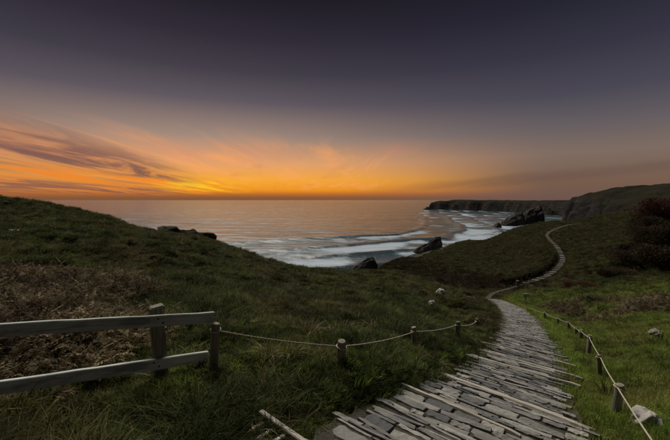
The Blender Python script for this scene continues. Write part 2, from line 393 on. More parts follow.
cps = []
def C(px, py, d): cps.append(P(px, py, d))
for a in [(-150, 330, 3.2), (-150, 240, 11), (-150, 195, 38), (-420, 215, 14), (-420, 185, 40),
          (0, 345, 3.0), (0, 290, 5.0), (0, 250, 9), (0, 227, 17), (0, 213, 27), (0, 200.5, 42), (50, 216, 27), (50, 208, 40), (150, 238, 27), (150, 230, 36), (250, 259, 26), (250, 254, 34), (100, 223, 28), (200, 244, 27), (325, 273.5, 33), (350, 275.5, 36),
          (100, 340, 3.3), (100, 290, 5.8), (100, 250, 11), (100, 230, 19), (100, 219.5, 37),
          (60, 440, 2.05), (150, 425, 2.25), (230, 420, 2.35), (210, 372, 2.75), (290, 385, 2.8), (250, 440, 2.1),
          (200, 320, 4.2), (200, 290, 6.2), (200, 265, 10.5), (200, 248, 18), (200, 239.5, 35),
          (341, 362, 2.98), (300, 336, 3.9), (300, 310, 6), (300, 290, 10), (300, 277, 19), (300, 271, 33),
          (415, 343, 4.35), (400, 320, 6.3), (400, 300, 11), (400, 285, 20.5), (400, 277, 31), (396, 274, 38),
          (457, 336, 5.6), (477, 327, 8.0), (460, 310, 10), (460, 298, 17.5), (462, 291, 26), (492, 312, 15), (474, 301, 20),
          (487, 289, 31), (440, 281, 44), (405, 273.5, 60), (378, 271, 78),
          (475, 271, 56), (440, 266, 70), (420, 258.5, 88), (413, 257.5, 106), (425, 254, 108), (440, 249, 110), (455, 246, 110), (440, 252, 98), (392, 264, 98),
          (470, 256, 75), (470, 241, 104), (510, 252, 66), (510, 230, 100), (530, 262, 50), (520, 276, 38), (545, 222.5, 96), (590, 215.5, 96), (620, 212, 90),
          (617, 412, 3.0), (600, 376, 4.6), (589, 353, 5.8), (569, 331, 8.8), (545, 321, 11.8), (521, 311, 16.5),
          (645, 425, 2.8), (650, 385, 3.9), (640, 360, 4.9), (660, 330, 7), (600, 322, 10), (560, 303, 16), (650, 306, 11), (600, 296, 20), (560, 288, 26),
          (650, 286, 19), (620, 270, 30), (640, 250, 36), (600, 250, 43), (600, 235, 53), (640, 230, 48), (660, 214, 56), (585, 270, 34), (575, 245, 50),
          (760, 206, 46), (760, 250, 28), (760, 330, 6.5), (900, 215, 24), (900, 340, 4.5)]:
    C(*a)
for a in [(0, -2.5, -1.25), (-4, -4, -0.9), (5, -4, -1.55), (-16, -14, 0.5), (16, -14, -1.4), (-70, -60, 4), (60, -60, 0), (0, -80, 2), (110, 0, 3), (-90, 0, 6), (-30, 3, 0.6), (30, 3, -1.2),
          (-200, -150, 8), (200, -150, 4), (0, -300, 8), (300, 0, 6)]:
    cps.append(a)
def D(px, d, z): cps.append(((px - 335) / EYE_F * d, d, z))
for px, c in [(-420, 40), (-150, 40), (0, 42), (100, 37), (200, 35), (300, 33)]:
    zc = [p for p in cps if abs(p[1] - c) < 3 and abs(p[0] - (px - 335) / EYE_F * c) < 3]
    z0 = zc[0][2] if zc else 0
    D(px, c * 1.55, z0 - 5.5); D(px, c * 2.1, z0 - 24); D(px, c * 2.7, -55); D(px, c * 4.2, -58)
for px, d0, z0 in [(345, 75, -24), (345, 95, -40), (345, 120, -56), (380, 115, -27), (380, 140, -52), (420, 125, -30), (420, 150, -54), (470, 130, -24), (470, 165, -54),
                   (545, 130, -13), (545, 175, -40), (545, 200, -55), (620, 135, -5), (620, 200, -14), (620, 270, -54), (640, 110, -4), (665, 100, -3), (700, 120, -4), (760, 170, -3), (760, 300, -8), (900, 170, 2), (760, 380, -55),
                   (-150, 300, -60), (100, 300, -60), (335, 300, -60), (545, 330, -60), (900, 420, -30)]:
    D(px, d0, z0)
pts = [tuple(p) for p in cps]
for q in list(NEAR[::16]) + list(FAR[14::10]):
    pts.append(tuple(q))
pts = np.array(pts)
def warpc(x, y):
    r = np.sqrt(x * x + y * y) + 1e-6
    k = np.arcsinh(r / 2.2) / r * 2.2
    return x * k, y * k
_wx, _wy = warpc(pts[:, 0], pts[:, 1])
_n = len(pts)
_rr = np.hypot(_wx[:, None] - _wx[None], _wy[:, None] - _wy[None])
_A = np.zeros((_n + 3, _n + 3)); _A[:_n, :_n] = _rr + np.eye(_n) * (-0.012)
_A[:_n, _n] = 1; _A[:_n, _n + 1] = _wx; _A[:_n, _n + 2] = _wy; _A[_n, :_n] = 1; _A[_n + 1, :_n] = _wx; _A[_n + 2, :_n] = _wy
_cf = np.linalg.solve(_A, np.concatenate([pts[:, 2], [0, 0, 0]]))
def rbf(x, y):
    a, b_ = warpc(x, y); sh = a.shape; a = a.ravel(); b_ = b_.ravel(); out = np.empty(a.size)
    for i in range(0, a.size, 20000):
        s = slice(i, i + 20000)
        out[s] = np.hypot(a[s, None] - _wx[None], b_[s, None] - _wy[None]) @ _cf[:_n] + _cf[_n] + _cf[_n + 1] * a[s] + _cf[_n + 2] * b_[s]
    return out.reshape(sh)
def polydist(x, y, poly):
    """distance to a polyline, its height there and signed side (+ = right)"""
    x = np.asarray(x, float); y = np.asarray(y, float)
    best = np.full(x.shape, 1e9); hz = np.zeros(x.shape); sg = np.zeros(x.shape)
    for a, b_ in zip(poly[:-1], poly[1:]):
        ex, ey = b_[0] - a[0], b_[1] - a[1]; L2 = ex * ex + ey * ey + 1e-12
        t = np.clip(((x - a[0]) * ex + (y - a[1]) * ey) / L2, 0, 1)
        qx, qy = x - a[0] - t * ex, y - a[1] - t * ey
        d = np.hypot(qx, qy); m = d < best
        best = np.where(m, d, best)
        if len(a) > 2: hz = np.where(m, a[2] + (b_[2] - a[2]) * t, hz)
        sg = np.where(m, np.sign(qx * ey - qy * ex), sg)
    return best, hz, sg
NEARL, FARL = NEAR[::6], FAR[::4]
def H(x, y, bumps=True):
    x = np.asarray(x, float); y = np.asarray(y, float)
    z = rbf(x, y); r = np.hypot(x, y)
    d1, h1, s1 = polydist(x, y, NEARL); d2, h2, s2 = polydist(x, y, FARL)
    hw = near_half(y)
    off = np.minimum(d1 - hw, d2 - 0.5)
    if bumps:
        k = sstep(0.0, 0.9, off)
        amp = 0.085 + 0.14 * sstep(5, 16, r) + 0.16 * sstep(16, 70, r)
        lawn = sstep(0.0, 1.0, (x - 0.40 * y) / (0.5 + 0.05 * r)) * sstep(26, 12, r)
        amp = amp * (1 - 0.55 * lawn)
        lump = np.abs(vnoise(x * 1.15, y * 1.15, 3)) * 1.3 - 0.3 + 0.5 * vnoise(x * 2.7, y * 2.7, 5)
        big = fbm(x * 0.11, y * 0.11, 4, 9)
        mid = 1 - np.abs(fbm(x * 0.42, y * 0.42, 3, 21)) * 1.6
        z = z + k * amp * (lump * sstep(60, 14, r) + (mid - 0.55) * sstep(4, 12, r) * 1.1 + big * 1.3 * sstep(8, 30, r))
    z = np.where(True, z + (h1 - 0.035 - z) * (1 - sstep(hw + 0.02, hw + 0.30, d1)), z)
    z = z + (h2 - 0.02 - z) * (1 - sstep(0.55, 1.5, d2))
    return z

az = np.concatenate([np.linspace(-180, -74, 60, endpoint=False), np.linspace(-74, 74, 620), np.linspace(74, 180, 60)[1:]]) * math.pi / 180
rr = np.concatenate([[0.02, 0.3], np.geomspace(0.6, 420, 430)])
AZ, RR = np.meshgrid(az, rr)
GX, GY = np.sin(AZ) * RR, np.cos(AZ) * RR
GZ = H(GX, GY)
ground = link("ground", grid_mesh("ground", GX, GY, np.maximum(GZ, -62)), M["soil"])
tag(ground, "rough grassy clifftop slope falling into a small valley", kind="structure")
sw = sstep(-0.1, 0.5, (GX - 0.42 * GY - 0.35)) * sstep(36, 18, np.hypot(GX, GY)) * sstep(-0.5, 0.2, vnoise(GX * 0.9, GY * 0.9, 66) + 0.2) * (GY > 0)
ga = ground.data.attributes.new("sward", "FLOAT", "POINT"); ga.data.foreach_set("value", sw.astype(np.float32).ravel())
# a fast height lookup on that sheet
_lr = np.log(rr)
def HZ(x, y):
    x = np.asarray(x, float); y = np.asarray(y, float)
    a = np.arctan2(x, y); r = np.log(np.maximum(np.hypot(x, y), 0.03))
    fa = np.interp(a, az, np.arange(len(az))); fr = np.interp(r, _lr, np.arange(len(rr)))
    i = np.clip(fa.astype(int), 0, len(az) - 2); j = np.clip(fr.astype(int), 0, len(rr) - 2)
    u, v = fa - i, fr - j
    return (GZ[j, i] * (1 - u) + GZ[j, i + 1] * u) * (1 - v) + (GZ[j + 1, i] * (1 - u) + GZ[j + 1, i + 1] * u) * v
def hz(x, y): return float(HZ(np.array([x]), np.array([y]))[0])

# ------------------------------------------------------------------ sea
WL = [(-1500, 60), (-400, 330), (-115, 405), (91, 493), (170, 700), (250, 1000), (350, 1500), (600, 2300), (1500, 3600)]
saz = np.linspace(-80, 80, 560) * math.pi / 180
sr = np.concatenate([np.geomspace(60, 2600, 560), np.geomspace(2650, 70000, 70)])
SA, SR = np.meshgrid(saz, sr)
SX, SY = np.sin(SA) * SR, np.cos(SA) * SR
wd, _, ws = polydist(SX, SY, WL)
phi = wd * ws + 22 * fbm(SX / 260, SY / 260, 2, 31) + 4 * fbm(SX / 60, SY / 60, 3, 35)
inner = sstep(-40, 25, phi)
per = 64.0
frac = np.mod(phi, per) / per                       # the crest stands at frac = 0, its foam trails shoreward
gate = sstep(-0.25, 0.35, fbm(SX / 120 + 3, SY / 120, 3, 41))
crest = np.exp(-((np.minimum(frac, 1 - frac)) * per / 3.2) ** 2)
front = np.exp(-((np.minimum(frac, 1 - frac)) * per / 7.0) ** 2)
near_w = sstep(2600, 900, SR)
swell = 0.55 * np.sin(phi / 9.0 + 1.3 * fbm(SX / 140, SY / 140, 2, 51)) * sstep(3500, 600, SR)
SZ = SEA + 2.8 * front * sstep(-70, 0, phi) * near_w + swell * (1 - 0.5 * inner)
trail = sstep(0.07, 0.17, frac) * (1 - 0.75 * frac)
foam = inner * (0.10 + 0.78 * trail * (0.35 + 0.65 * gate)) + 0.34 * sstep(30, 120, phi) * (1 - 0.85 * sstep(450, 900, SR)) + 0.30 * crest * sstep(-170, -20, phi) * gate * (1 - inner)
foam = foam * (0.35 + 0.65 * sstep(-0.5, 0.3, fbm(SX / 90, SY / 140, 3, 61) + 0.3))
sea_me = grid_mesh("sea", SX, SY, SZ)
fa = sea_me.attributes.new("foam", "FLOAT", "POINT"); fa.data.foreach_set("value", np.clip(foam, 0, 1).astype(np.float32).ravel())
sea = link("sea", sea_me, M["sea"]); tag(sea, "open sea with lines of white surf rolling into the cove", kind="structure")
seabed = link("seabed", mesh_from("seabed", [(-3000, -800, -64), (3000, -800, -64), (3000, 4000, -64), (-3000, 4000, -64)], [(0, 1, 2, 3)]), M["dust"])
tag(seabed, kind="structure")

# ------------------------------------------------------------------ distant headlands
def headland(name, outline, top, cell, rough, label, cliff_w, seed):
    """heightfield over a plan outline: rough cliff rising to a turf top; top(x, y) gives the height above eye level"""
    o = np.array(outline + [outline[0]], float)
    x0, y0 = o.min(0) - cliff_w; x1, y1 = o.max(0) + cliff_w
    X, Y = np.meshgrid(np.arange(x0, x1, cell), np.arange(y0, y1, cell))
    d, _, _ = polydist(X, Y, o)
    ins = np.zeros(X.shape, bool)
    for a, b_ in zip(o[:-1], o[1:]):
        c = ((a[1] > Y) != (b_[1] > Y)) & (X < (b_[0] - a[0]) * (Y - a[1]) / (b_[1] - a[1] + 1e-9) + a[0]); ins ^= c
    sd_ = np.where(ins, d, -d) + rough * fbm(X / (rough * 2.4), Y / (rough * 2.4), 4, seed)
    t = top(X, Y) + 0.16 * rough * fbm(X / (cell * 10), Y / (cell * 10), 4, seed + 5)
    Z = (SEA - 4) + (t - SEA + 4) * np.clip(sstep(0, cliff_w, sd_) * 0.86 + 0.14 * sstep(cliff_w * 0.6, cliff_w * 3.5, sd_), 0, 1)
    ob = link(name, grid_mesh(name, X, Y, Z), M["cliff"])
    tag(ob, label, kind="structure"); return ob
def at(px, d): return ((px - 335) / EYE_F * d, d)
def toppx(px, py, d): return (200 - py) / EYE_F * d
headland("far_headland", [at(421, 1850), at(440, 1800), at(480, 1600), at(515, 1420), at(550, 1150), at(590, 950), at(640, 900), at(760, 1000), at(760, 2300), at(600, 2400), at(500, 2150), at(440, 1950)],
         lambda X, Y: -2.0 - 17 * sstep(540, 455, X + 0.02 * (Y - 1800)) + 4 * np.sin(X / 230), 9.0, 26, "long low dark headland across the bay", 30, 71)
headland("clifftop_hill", [at(556, 640), at(572, 560), at(598, 470), at(620, 380), at(650, 330), at(760, 300), at(900, 330), at(900, 700), at(760, 800), at(640, 760), at(580, 700)],
         lambda X, Y: -9 + 33 * np.exp(-((X - 520) / 175) ** 2 - ((Y - 560) / 230) ** 2) * 1.0 - 6 * sstep(420, 330, X), 4.0, 16, "steep rounded clifftop hill above the bay", 26, 83)

# ------------------------------------------------------------------ sea stacks and outcrops
def rock_mesh(name, prof, depth, seed, rough=0.12, n=15, k=9):
    """a ridge-shaped rock: prof is a list of (x, base, top) along its length, depth its breadth"""
    L = prof[-1][0] - prof[0][0]
    xs = np.linspace(prof[0][0], prof[-1][0], n)
    top = np.interp(xs, [p[0] for p in prof], [p[2] for p in prof]); bot = np.interp(xs, [p[0] for p in prof], [p[1] for p in prof])
    v, f = [], []
    m = 2 * k + 1
    for i, x in enumerate(xs):
        e = min(i, n - 1 - i) / (n - 1) * 2
        wdt = depth * (0.55 + 0.45 * min(1, e * 2.2))
        for j in range(m):
            a = math.pi * j / (m - 1)
            yy = -math.cos(a); s = math.sin(a) ** 0.45
            h = top[i] - bot[i]
            q = fbm(np.array([x / L * 5 + seed]), np.array([yy * 2.2 + s * 2.7]), 4, seed)[0]
            q2 = fbm(np.array([x / L * 9 - seed]), np.array([s * 6 + yy]), 3, seed + 3)[0]
            v.append((x + q2 * rough * L * 0.25, yy * wdt * 0.5 * (1.06 - 0.28 * s) * (1 + q * rough * 2.2), bot[i] + h * s * (1 + q * rough * 0.7)))
    for i in range(n - 1):
        for j in range(m - 1):
            a = i * m + j; f.append((a, a + m, a + m + 1, a + 1))
    f.append(tuple(range(m))[::-1]); f.append(tuple(range((n - 1) * m, n * m)))
    return mesh_from(name, v, f, False)
def stack(px0, px1, d, prof, depth, seed, label, rz=0.0, name="sea_stack"):
    """prof in photo rows: (px, py_top)"""
    cx = ((px0 + px1) / 2 - 335) / EYE_F * d
    pr = [(((px - (px0 + px1) / 2) / EYE_F * d) / math.cos(rz), SEA - 3, (200 - py) / EYE_F * d) for px, py in prof]
    o = link(name, rock_mesh(name, pr, depth, seed), M["stack"]); o.location = (cx, d, 0); o.rotation_euler = (0, 0, rz)
    return tag(o, label, "sea stack", "sea stacks in the bay")
stack(416, 443, 330, [(415, 251), (418, 247.5), (428, 243), (437, 237.5), (440.5, 235.8), (442.2, 239), (443, 252)], 13, 5, "wedge-shaped dark rock leaning up at the mouth of the valley, surf behind it", R(6))
stack(346, 379, 250, [(343, 272), (350, 270), (357, 265), (363, 262), (367, 258.5), (371, 256.5), (374, 258), (377, 263), (380, 275)], 12, 9, "low jagged dark rock in the surf between the two slopes", R(-5))
stack(503, 524, 690, [(502, 224), (504, 220), (510, 216.5), (516, 213.5), (521, 212.3), (523.5, 214), (524.5, 226)], 32, 13, "broad sloping sea stack just left of the tallest stack", R(10))
stack(524, 543, 740, [(523, 222), (525, 213), (529, 210), (535, 208), (539, 206.5), (541.5, 209), (543, 224)], 34, 17, "tallest sea stack, beside the gap of water below the hill", R(-8))
stack(489, 502, 640, [(488, 231), (492, 227.5), (496, 224.5), (498.5, 222), (500, 224), (502, 231)], 16, 23, "smallest pointed sea stack, leftmost of the three far stacks", R(4))

def outcrop(name, pos, size, seed, label, m, group=None, rough=0.30, rz=0.0, cat="rock"):
    bm = bmesh.new(); bmesh.ops.create_icosphere(bm, subdivisions=4, radius=1.0)
    for v in bm.verts:
        q = v.co.normalized()
        k = 1 + rough * (fbm(np.array([q.x * 1.6 + seed]), np.array([q.y * 1.6 + q.z * 1.3]), 4, seed)[0])
        k += 0.10 * rough * fbm(np.array([q.x * 5 + seed]), np.array([q.y * 5 + q.z * 4]), 3, seed + 2)[0]
        v.co = Vector((q.x * k * size[0], q.y * k * size[1], q.z * k * size[2]))
    me = bpy.data.meshes.new(name); bm.to_mesh(me); bm.free(); me.polygons.foreach_set("use_smooth", [True] * len(me.polygons))
    o = link(name, me, m); o.location = pos; o.rotation_euler = (0, 0, rz)
    return tag(o, label, cat, group)
def on_ground(px, py, d, sink=0.0):
    x, y, z = P(px, py, d); return (x, y, hz(x, y) - sink)
q = P(168, 227.5, 42); outcrop("rock_outcrop", (q[0], q[1], q[2] - 1.25), (2.0, 1.6, 1.3), 3, "turfy rock knoll breaking the skyline of the left slope", M["soilrock"], rough=0.35, cat="rock outcrop")
q = P(190, 230.5, 42); outcrop("rock_outcrop", (q[0], q[1], q[2] - 1.15), (2.9, 1.6, 1.2), 8, "lower turfy rock just right of the knoll on the left skyline", M["soilrock"], rough=0.35, cat="rock outcrop")
for i, (px, py, d, s, sd_, lab) in enumerate([
        (441, 299.5, 16.5, (0.27, 0.2, 0.20), 4, "larger white stone lying in the grass left of the path bend"),
        (432, 312, 10.5, (0.12, 0.10, 0.11), 6, "smaller white stone in the grass nearer than the other white stone"),
        (645, 421, 2.85, (0.13, 0.09, 0.075), 12, "pale boulder in the turf below the nearest right rope post"),
        (8, 240, 13, (0.30, 0.2, 0.10), 15, "flat pale stone on the left slope at the picture edge"),
        (655, 337, 6.6, (0.16, 0.09, 0.05), 18, "flat buff stone in the turf at the right edge"),
        (376, 274, 36, (0.22, 0.16, 0.16), 21, "tiny white stone on the brow above the dark rock")]):
    x, y, z = P(px, py, d)
    outcrop("boulder", (x, y, hz(x, y) + s[2] * (0.75 if "white" in lab else 0.35)), s, sd_, lab, M["buff"] if "buff" in lab or "flat" in lab else M["pale"], "pale stones in the grass", 0.35, sd_ * 1.1, "stone")

# ------------------------------------------------------------------ stone path with timber step edges
path_root = empty("path", (0, 0, 0)); tag(path_root, "stepped path of narrow slate stones running down into the valley", kind="structure")
seg = np.diff(NEAR[:, :2], axis=0); S = np.concatenate([[0], np.cumsum(np.hypot(seg[:, 0], seg[:, 1]))])
def on_path(s):
    i = min(max(np.searchsorted(S, s) - 1, 0), len(S) - 2); t = (s - S[i]) / (S[i + 1] - S[i])
    p = NEAR[i] * (1 - t) + NEAR[i + 1] * t
    a, b_ = NEAR[max(i - 5, 0)], NEAR[min(i + 6, len(NEAR) - 1)]
    tv = Vector((b_[0] - a[0], b_[1] - a[1], b_[2] - a[2])).normalized()
    return Vector(p), tv
def s_of(x, y):
    return float(S[np.argmin(np.hypot(NEAR[:, 0] - x, NEAR[:, 1] - y))])
def ribbon(name, line, half, lift, m, parent=None, drape=False):
    v, f = [], []
    for i, p in enumerate(line):
        a, b_ = line[max(i - 1, 0)], line[min(i + 1, len(line) - 1)]
        t = Vector((b_[0] - a[0], b_[1] - a[1], 0)).normalized(); n = Vector((t.y, -t.x, 0))
        hw = half(p) if callable(half) else half
        for k in (-1, -0.5, 0, 0.5, 1):
            j = 1 + (0.07 if parent else 0.30) * float(vnoise(np.array([i * 0.31 + 9 * k]), np.array([k * 3.0]), 5)[0])
            x, y = p[0] + n.x * k * hw * j, p[1] + n.y * k * hw * j
            v.append((x, y, (hz(x, y) if drape else p[2]) + lift))
    for i in range(len(line) - 1):
        for k in range(4):
            a = i * 5 + k; f.append((a, a + 1, a + 6, a + 5))
    o = link(name, mesh_from(name, v, f), m, parent)
    if not parent: tag(o, kind="structure")
    return o
ribbon("bedding", NEAR, lambda p: near_half(p[1]) + 0.03, 0.004, M["grit"], path_root)

# a few slab shapes: chipped, uneven blocks, unit size
def slab_mesh(k):
    bm = bmesh.new(); r_ = random.Random(k)
    n = 7
    ring = []
    for i in range(n * 2 + 2):
        if i <= n: u, v_ = -1 + 2 * i / n, 1
        else: u, v_ = 1 - 2 * (i - n - 1) / n, -1
        e = 1.0 if abs(u) < 0.99 else 0.72
        ring.append((u * (0.97 + r_.uniform(-0.05, 0.05)), v_ * e * (0.90 + r_.uniform(-0.26, 0.10))))
    top = [bm.verts.new((a * 0.5, b_ * 0.5, 0.5 + r_.uniform(-0.05, 0.05))) for a, b_ in ring]
    mid = [bm.verts.new((a * 0.515, b_ * 0.56, 0.22)) for a, b_ in ring]
    low = [bm.verts.new((a * 0.515, b_ * 0.56, -0.5)) for a, b_ in ring]
    N = len(ring)
    c = []
    for i in range(n + 1):
        u = -1 + 2 * i / n
        c.append(bm.verts.new((u * 0.46, r_.uniform(-0.08, 0.08), 0.5 + r_.uniform(-0.02, 0.08))))
    for i in range(n):
        bm.faces.new((top[i + 1], top[i], c[i], c[i + 1]))
        a, b_ = N - 1 - i, N - 2 - i
        bm.faces.new((top[a], top[b_], c[i + 1], c[i]))
    bm.faces.new((top[0], top[N - 1], c[0])); bm.faces.new((top[n + 1], top[n], c[n]))
    for A_, B_ in ((top, mid), (mid, low)):
        for i in range(N):
            j = (i + 1) % N; bm.faces.new((A_[i], A_[j], B_[j], B_[i]))
    bmesh.ops.recalc_face_normals(bm, faces=bm.faces)
    me = bpy.data.meshes.new("stone"); bm.to_mesh(me); bm.free(); me.materials.append(M["slate"])
    return me
slabs = [slab_mesh(k) for k in range(14)]
BEAMS = [("A", (433, 373), (590, 432)), ("B", (395, 385), (521, 438)), ("C", (464, 356), (581, 387.5)), ("D", (478, 351), (583, 380)), ("E", (481, 343), (576, 368))]
beam_pos = []
def beam_mesh(L, wv, hv, seed):
    n = 16; v, f = [], []; r_ = random.Random(seed)
    for i in range(n + 1):
        x = -L / 2 + L * i / n; e = 0.85 if i in (0, n) else 1.0
        bow = 0.012 * math.sin(i / n * 3.1 + seed) + r_.uniform(-0.003, 0.003)
        for (a, b_) in ((-0.5, -0.5), (-0.5, 0.34), (-0.34, 0.5), (0.34, 0.5), (0.5, 0.34), (0.5, -0.5)):
            v.append((x, a * wv * e + bow, b_ * hv * (1 if b_ < 0 else e) + r_.uniform(-0.003, 0.003)))
    for i in range(n):
        for j in range(6):
            a = i * 6 + j; b2 = i * 6 + (j + 1) % 6; f.append((a, b2, b2 + 6, a + 6))
    f.append(tuple(range(6))); f.append(tuple(range(n * 6, n * 6 + 6))[::-1])
    me = mesh_from("step_edge", v, f, False)
    bm = bmesh.new(); bm.from_mesh(me); bmesh.ops.recalc_face_normals(bm, faces=bm.faces); bm.to_mesh(me); bm.free()
    return me
def put_beam(p1, p2, wv, hv, seed, lift=0.02):
    p1, p2 = Vector(p1), Vector(p2); d = p2 - p1
    o = link("step_edge", beam_mesh(d.length, wv, hv, seed), M["beam"], path_root)
    o.location = (p1 + p2) / 2 + Vector((0, 0, lift)); o.rotation_mode = "QUATERNION"
    xq = d.normalized(); zq = Vector((0, 0, 1)); yq = zq.cross(xq).normalized(); zq = xq.cross(yq)
    o.rotation_quaternion = Matrix((xq, yq, zq)).transposed().to_quaternion()
    return o
def hit_path(px, py):
    """where a bearing meets the path surface"""
    x, y, z = ray(px, py); best = None
    for d in np.linspace(1.4, 9, 1600):
        k = d / y; X, Z = x * k, z * k
        i = np.argmin(np.hypot(NEAR[:, 0] - X, NEAR[:, 1] - d))
        if Z < NEAR[i, 2]: return Vector((X, d, NEAR[i, 2]))
    return Vector((x * 3 / y, 3, z * 3 / y))
for k, (nm, a, b_) in enumerate(BEAMS):
    p1, p2 = hit_path(*a), hit_path(*b_)
    put_beam(p1, p2, 0.062 if nm == "A" else 0.036, 0.12, k, -0.026)
    beam_pos.append((p1, p2))
for sx in (5.9, 6.8, 7.9, 9.2, 10.6, 12.2):     # further step edges, nearly flush with the stones
    pass
# stones laid in courses across the path, parallel with the step edges
def course_dir(p, tv):
    """courses swing from the skewed nearest step to square further down"""
    n = Vector((tv.y, -tv.x, 0)).normalized()
    k = 1 - float(sstep(4.5, 9.0, p.y))
    return (n * (1 - k) + Vector((0.75, -0.66, 0)) * k).normalized()
stones = []
s = 0.25; end = S[-1] - 0.2
r_ = random.Random(3)
while s < end:
    p, tv = on_path(s)
    hw = float(near_half(p.y))
    nd = course_dir(p, tv)
    n0 = Vector((tv.y, -tv.x, 0)).normalized(); hw /= max(nd.dot(n0), 0.5)
    tq = Vector((-nd.y, nd.x, 0)); step_k = abs(tv.dot(tq))
    dzx = tv.z * nd.dot(Vector((tv.x, tv.y, 0)))
    coarse = r_.random()
    th = r_.uniform(0.022, 0.038) if coarse < 0.55 else (r_.uniform(0.038, 0.062) if coarse < 0.88 else r_.uniform(0.062, 0.10))
    if p.y < 3.0 and r_.random() < 0.16: th = r_.uniform(0.09, 0.15)
    if p.y > 9: th *= 1.5
    t = -hw + r_.uniform(-0.12, 0.16)
    skew = r_.uniform(-0.05, 0.05)
    while t < hw - 0.05:
        L = r_.uniform(0.10, 0.42) if th < 0.08 else r_.uniform(0.13, 0.32)
        L = min(L, hw + r_.uniform(-0.14, 0.12) - t)
        if L < 0.06: break
        c = p + nd * (t + L / 2) + tv * (skew * (t + L / 2) + r_.uniform(-0.012, 0.012))
        c.z = p.z + (dzx + tv.z * skew) * (t + L / 2) + r_.gauss(0, 0.0065)
        ang = math.atan2(nd.y, nd.x) + math.atan(skew) * 1.0 + r_.gauss(0, 0.045)
        stones.append((c, ang, tv.z, L * 0.99, th * r_.uniform(0.84, 1.02), r_.uniform(0.05, 0.085), r_.randrange(14), (r_.gauss(0, 0.03), r_.gauss(0, 0.02))))
        t += L + r_.uniform(0.003, 0.014)
    s += (th + 0.004) / max(step_k, 0.4)
_cx = np.array([q[0].x for q in stones]); _cy = np.array([q[0].y for q in stones])
_, _hs, _ = polydist(_cx, _cy, NEAR[::2])
for q, h_ in zip(stones, _hs): q[0].z = float(h_) + 0.004 + r_.gauss(0, 0.0055)     # bedded at the level of the path where each lies
def stone_matrix(st):
    c, ang, slope, L, th, hgt, k, (ta, tb) = st
    e = Euler((ta, tb, ang), "XYZ").to_quaternion()
    return Matrix.Translation(c - Vector((0, 0, hgt * 0.30))) @ e.to_matrix().to_4x4() @ Matrix.Diagonal((L, th, hgt, 1))
# seen size decides which 300 stand as parts
def seen(st):
    c = st[0]
    d = max(c.y, 0.3); px = 335 + c.x / d * EYE_F; py = 200 - c.z / d * EYE_F
    if not (-20 < px < 690 and py < 455): return -1
    return st[3] * st[4] / d ** 2.6
order = sorted(range(len(stones)), key=lambda i: -seen(stones[i]))
big_set = set(order[:300])
bmj_v, bmj_f = [], []
base_v = [[v.co.copy() for v in me.vertices] for me in slabs]; base_f = [[tuple(q.vertices) for q in me.polygons] for me in slabs]
for i, st in enumerate(stones):
    mx = stone_matrix(st)
    if i in big_set:
        o = link("stone", slabs[st[6]], None, path_root); o.matrix_local = mx
    else:
        b0 = len(bmj_v); bmj_v += [mx @ v for v in base_v[st[6]]]; bmj_f += [tuple(a + b0 for a in q) for q in base_f[st[6]]]
o = link("small_stones", mesh_from("small_stones", bmj_v, bmj_f, False), M["slate"], path_root); tag(o, kind="stuff")

# far trail, its stair treads and the bare strip on the valley lip
trail = ribbon("trail", [tuple(p) for p in FAR], lambda p: 0.15 + 0.12 * float(sstep(28, 36, p[1])), 0.03, M["dust"])
tag(trail, "narrow trail climbing the far side of the valley in a bend")
fs = np.diff(FAR[:, :2], axis=0); FS = np.concatenate([[0], np.cumsum(np.hypot(fs[:, 0], fs[:, 1]))])
tread_me = None
for k, s_ in enumerate(np.arange(13.5, 42, 1.25)):
    i = min(np.searchsorted(FS, s_), len(FAR) - 2); p, b_ = Vector(FAR[i]), Vector(FAR[i + 1])
    t = (b_ - p); t.z = 0; t.normalize()
    if tread_me is None:
        bm = bmesh.new(); bmesh.ops.create_cube(bm, size=1.0); bmesh.ops.scale(bm, vec=(0.62, 0.20, 0.12), verts=bm.verts)
        bmesh.ops.bevel(bm, geom=bm.edges[:], offset=0.025, segments=1, affect="EDGES")
        tread_me = bpy.data.meshes.new("tread"); bm.to_mesh(tread_me); bm.free(); tread_me.materials.append(M["slate"])
    o = link("tread", tread_me, None, trail); o.location = (p.x, p.y, p.z + 0.05); o.rotation_euler = (0, 0, math.atan2(t.y, t.x) - R(90) + r_.uniform(-0.06, 0.06))
lip = [P(384, 268, 84), P(397, 267, 86), P(408, 262.5, 88), P(420, 258, 92), P(432, 254, 96), P(443, 250, 99), P(452, 247, 102)]
lip = catmull([(a, b_, hz(a, b_)) for a, b_, c in lip], 8); lip[:, 2] = HZ(lip[:, 0], lip[:, 1]) + 0.22
tag(ribbon("lip_trail", [tuple(p) for p in lip], 1.3, 0.12, M["dust"], None, True), "bare earth strip along the far lip of the valley")

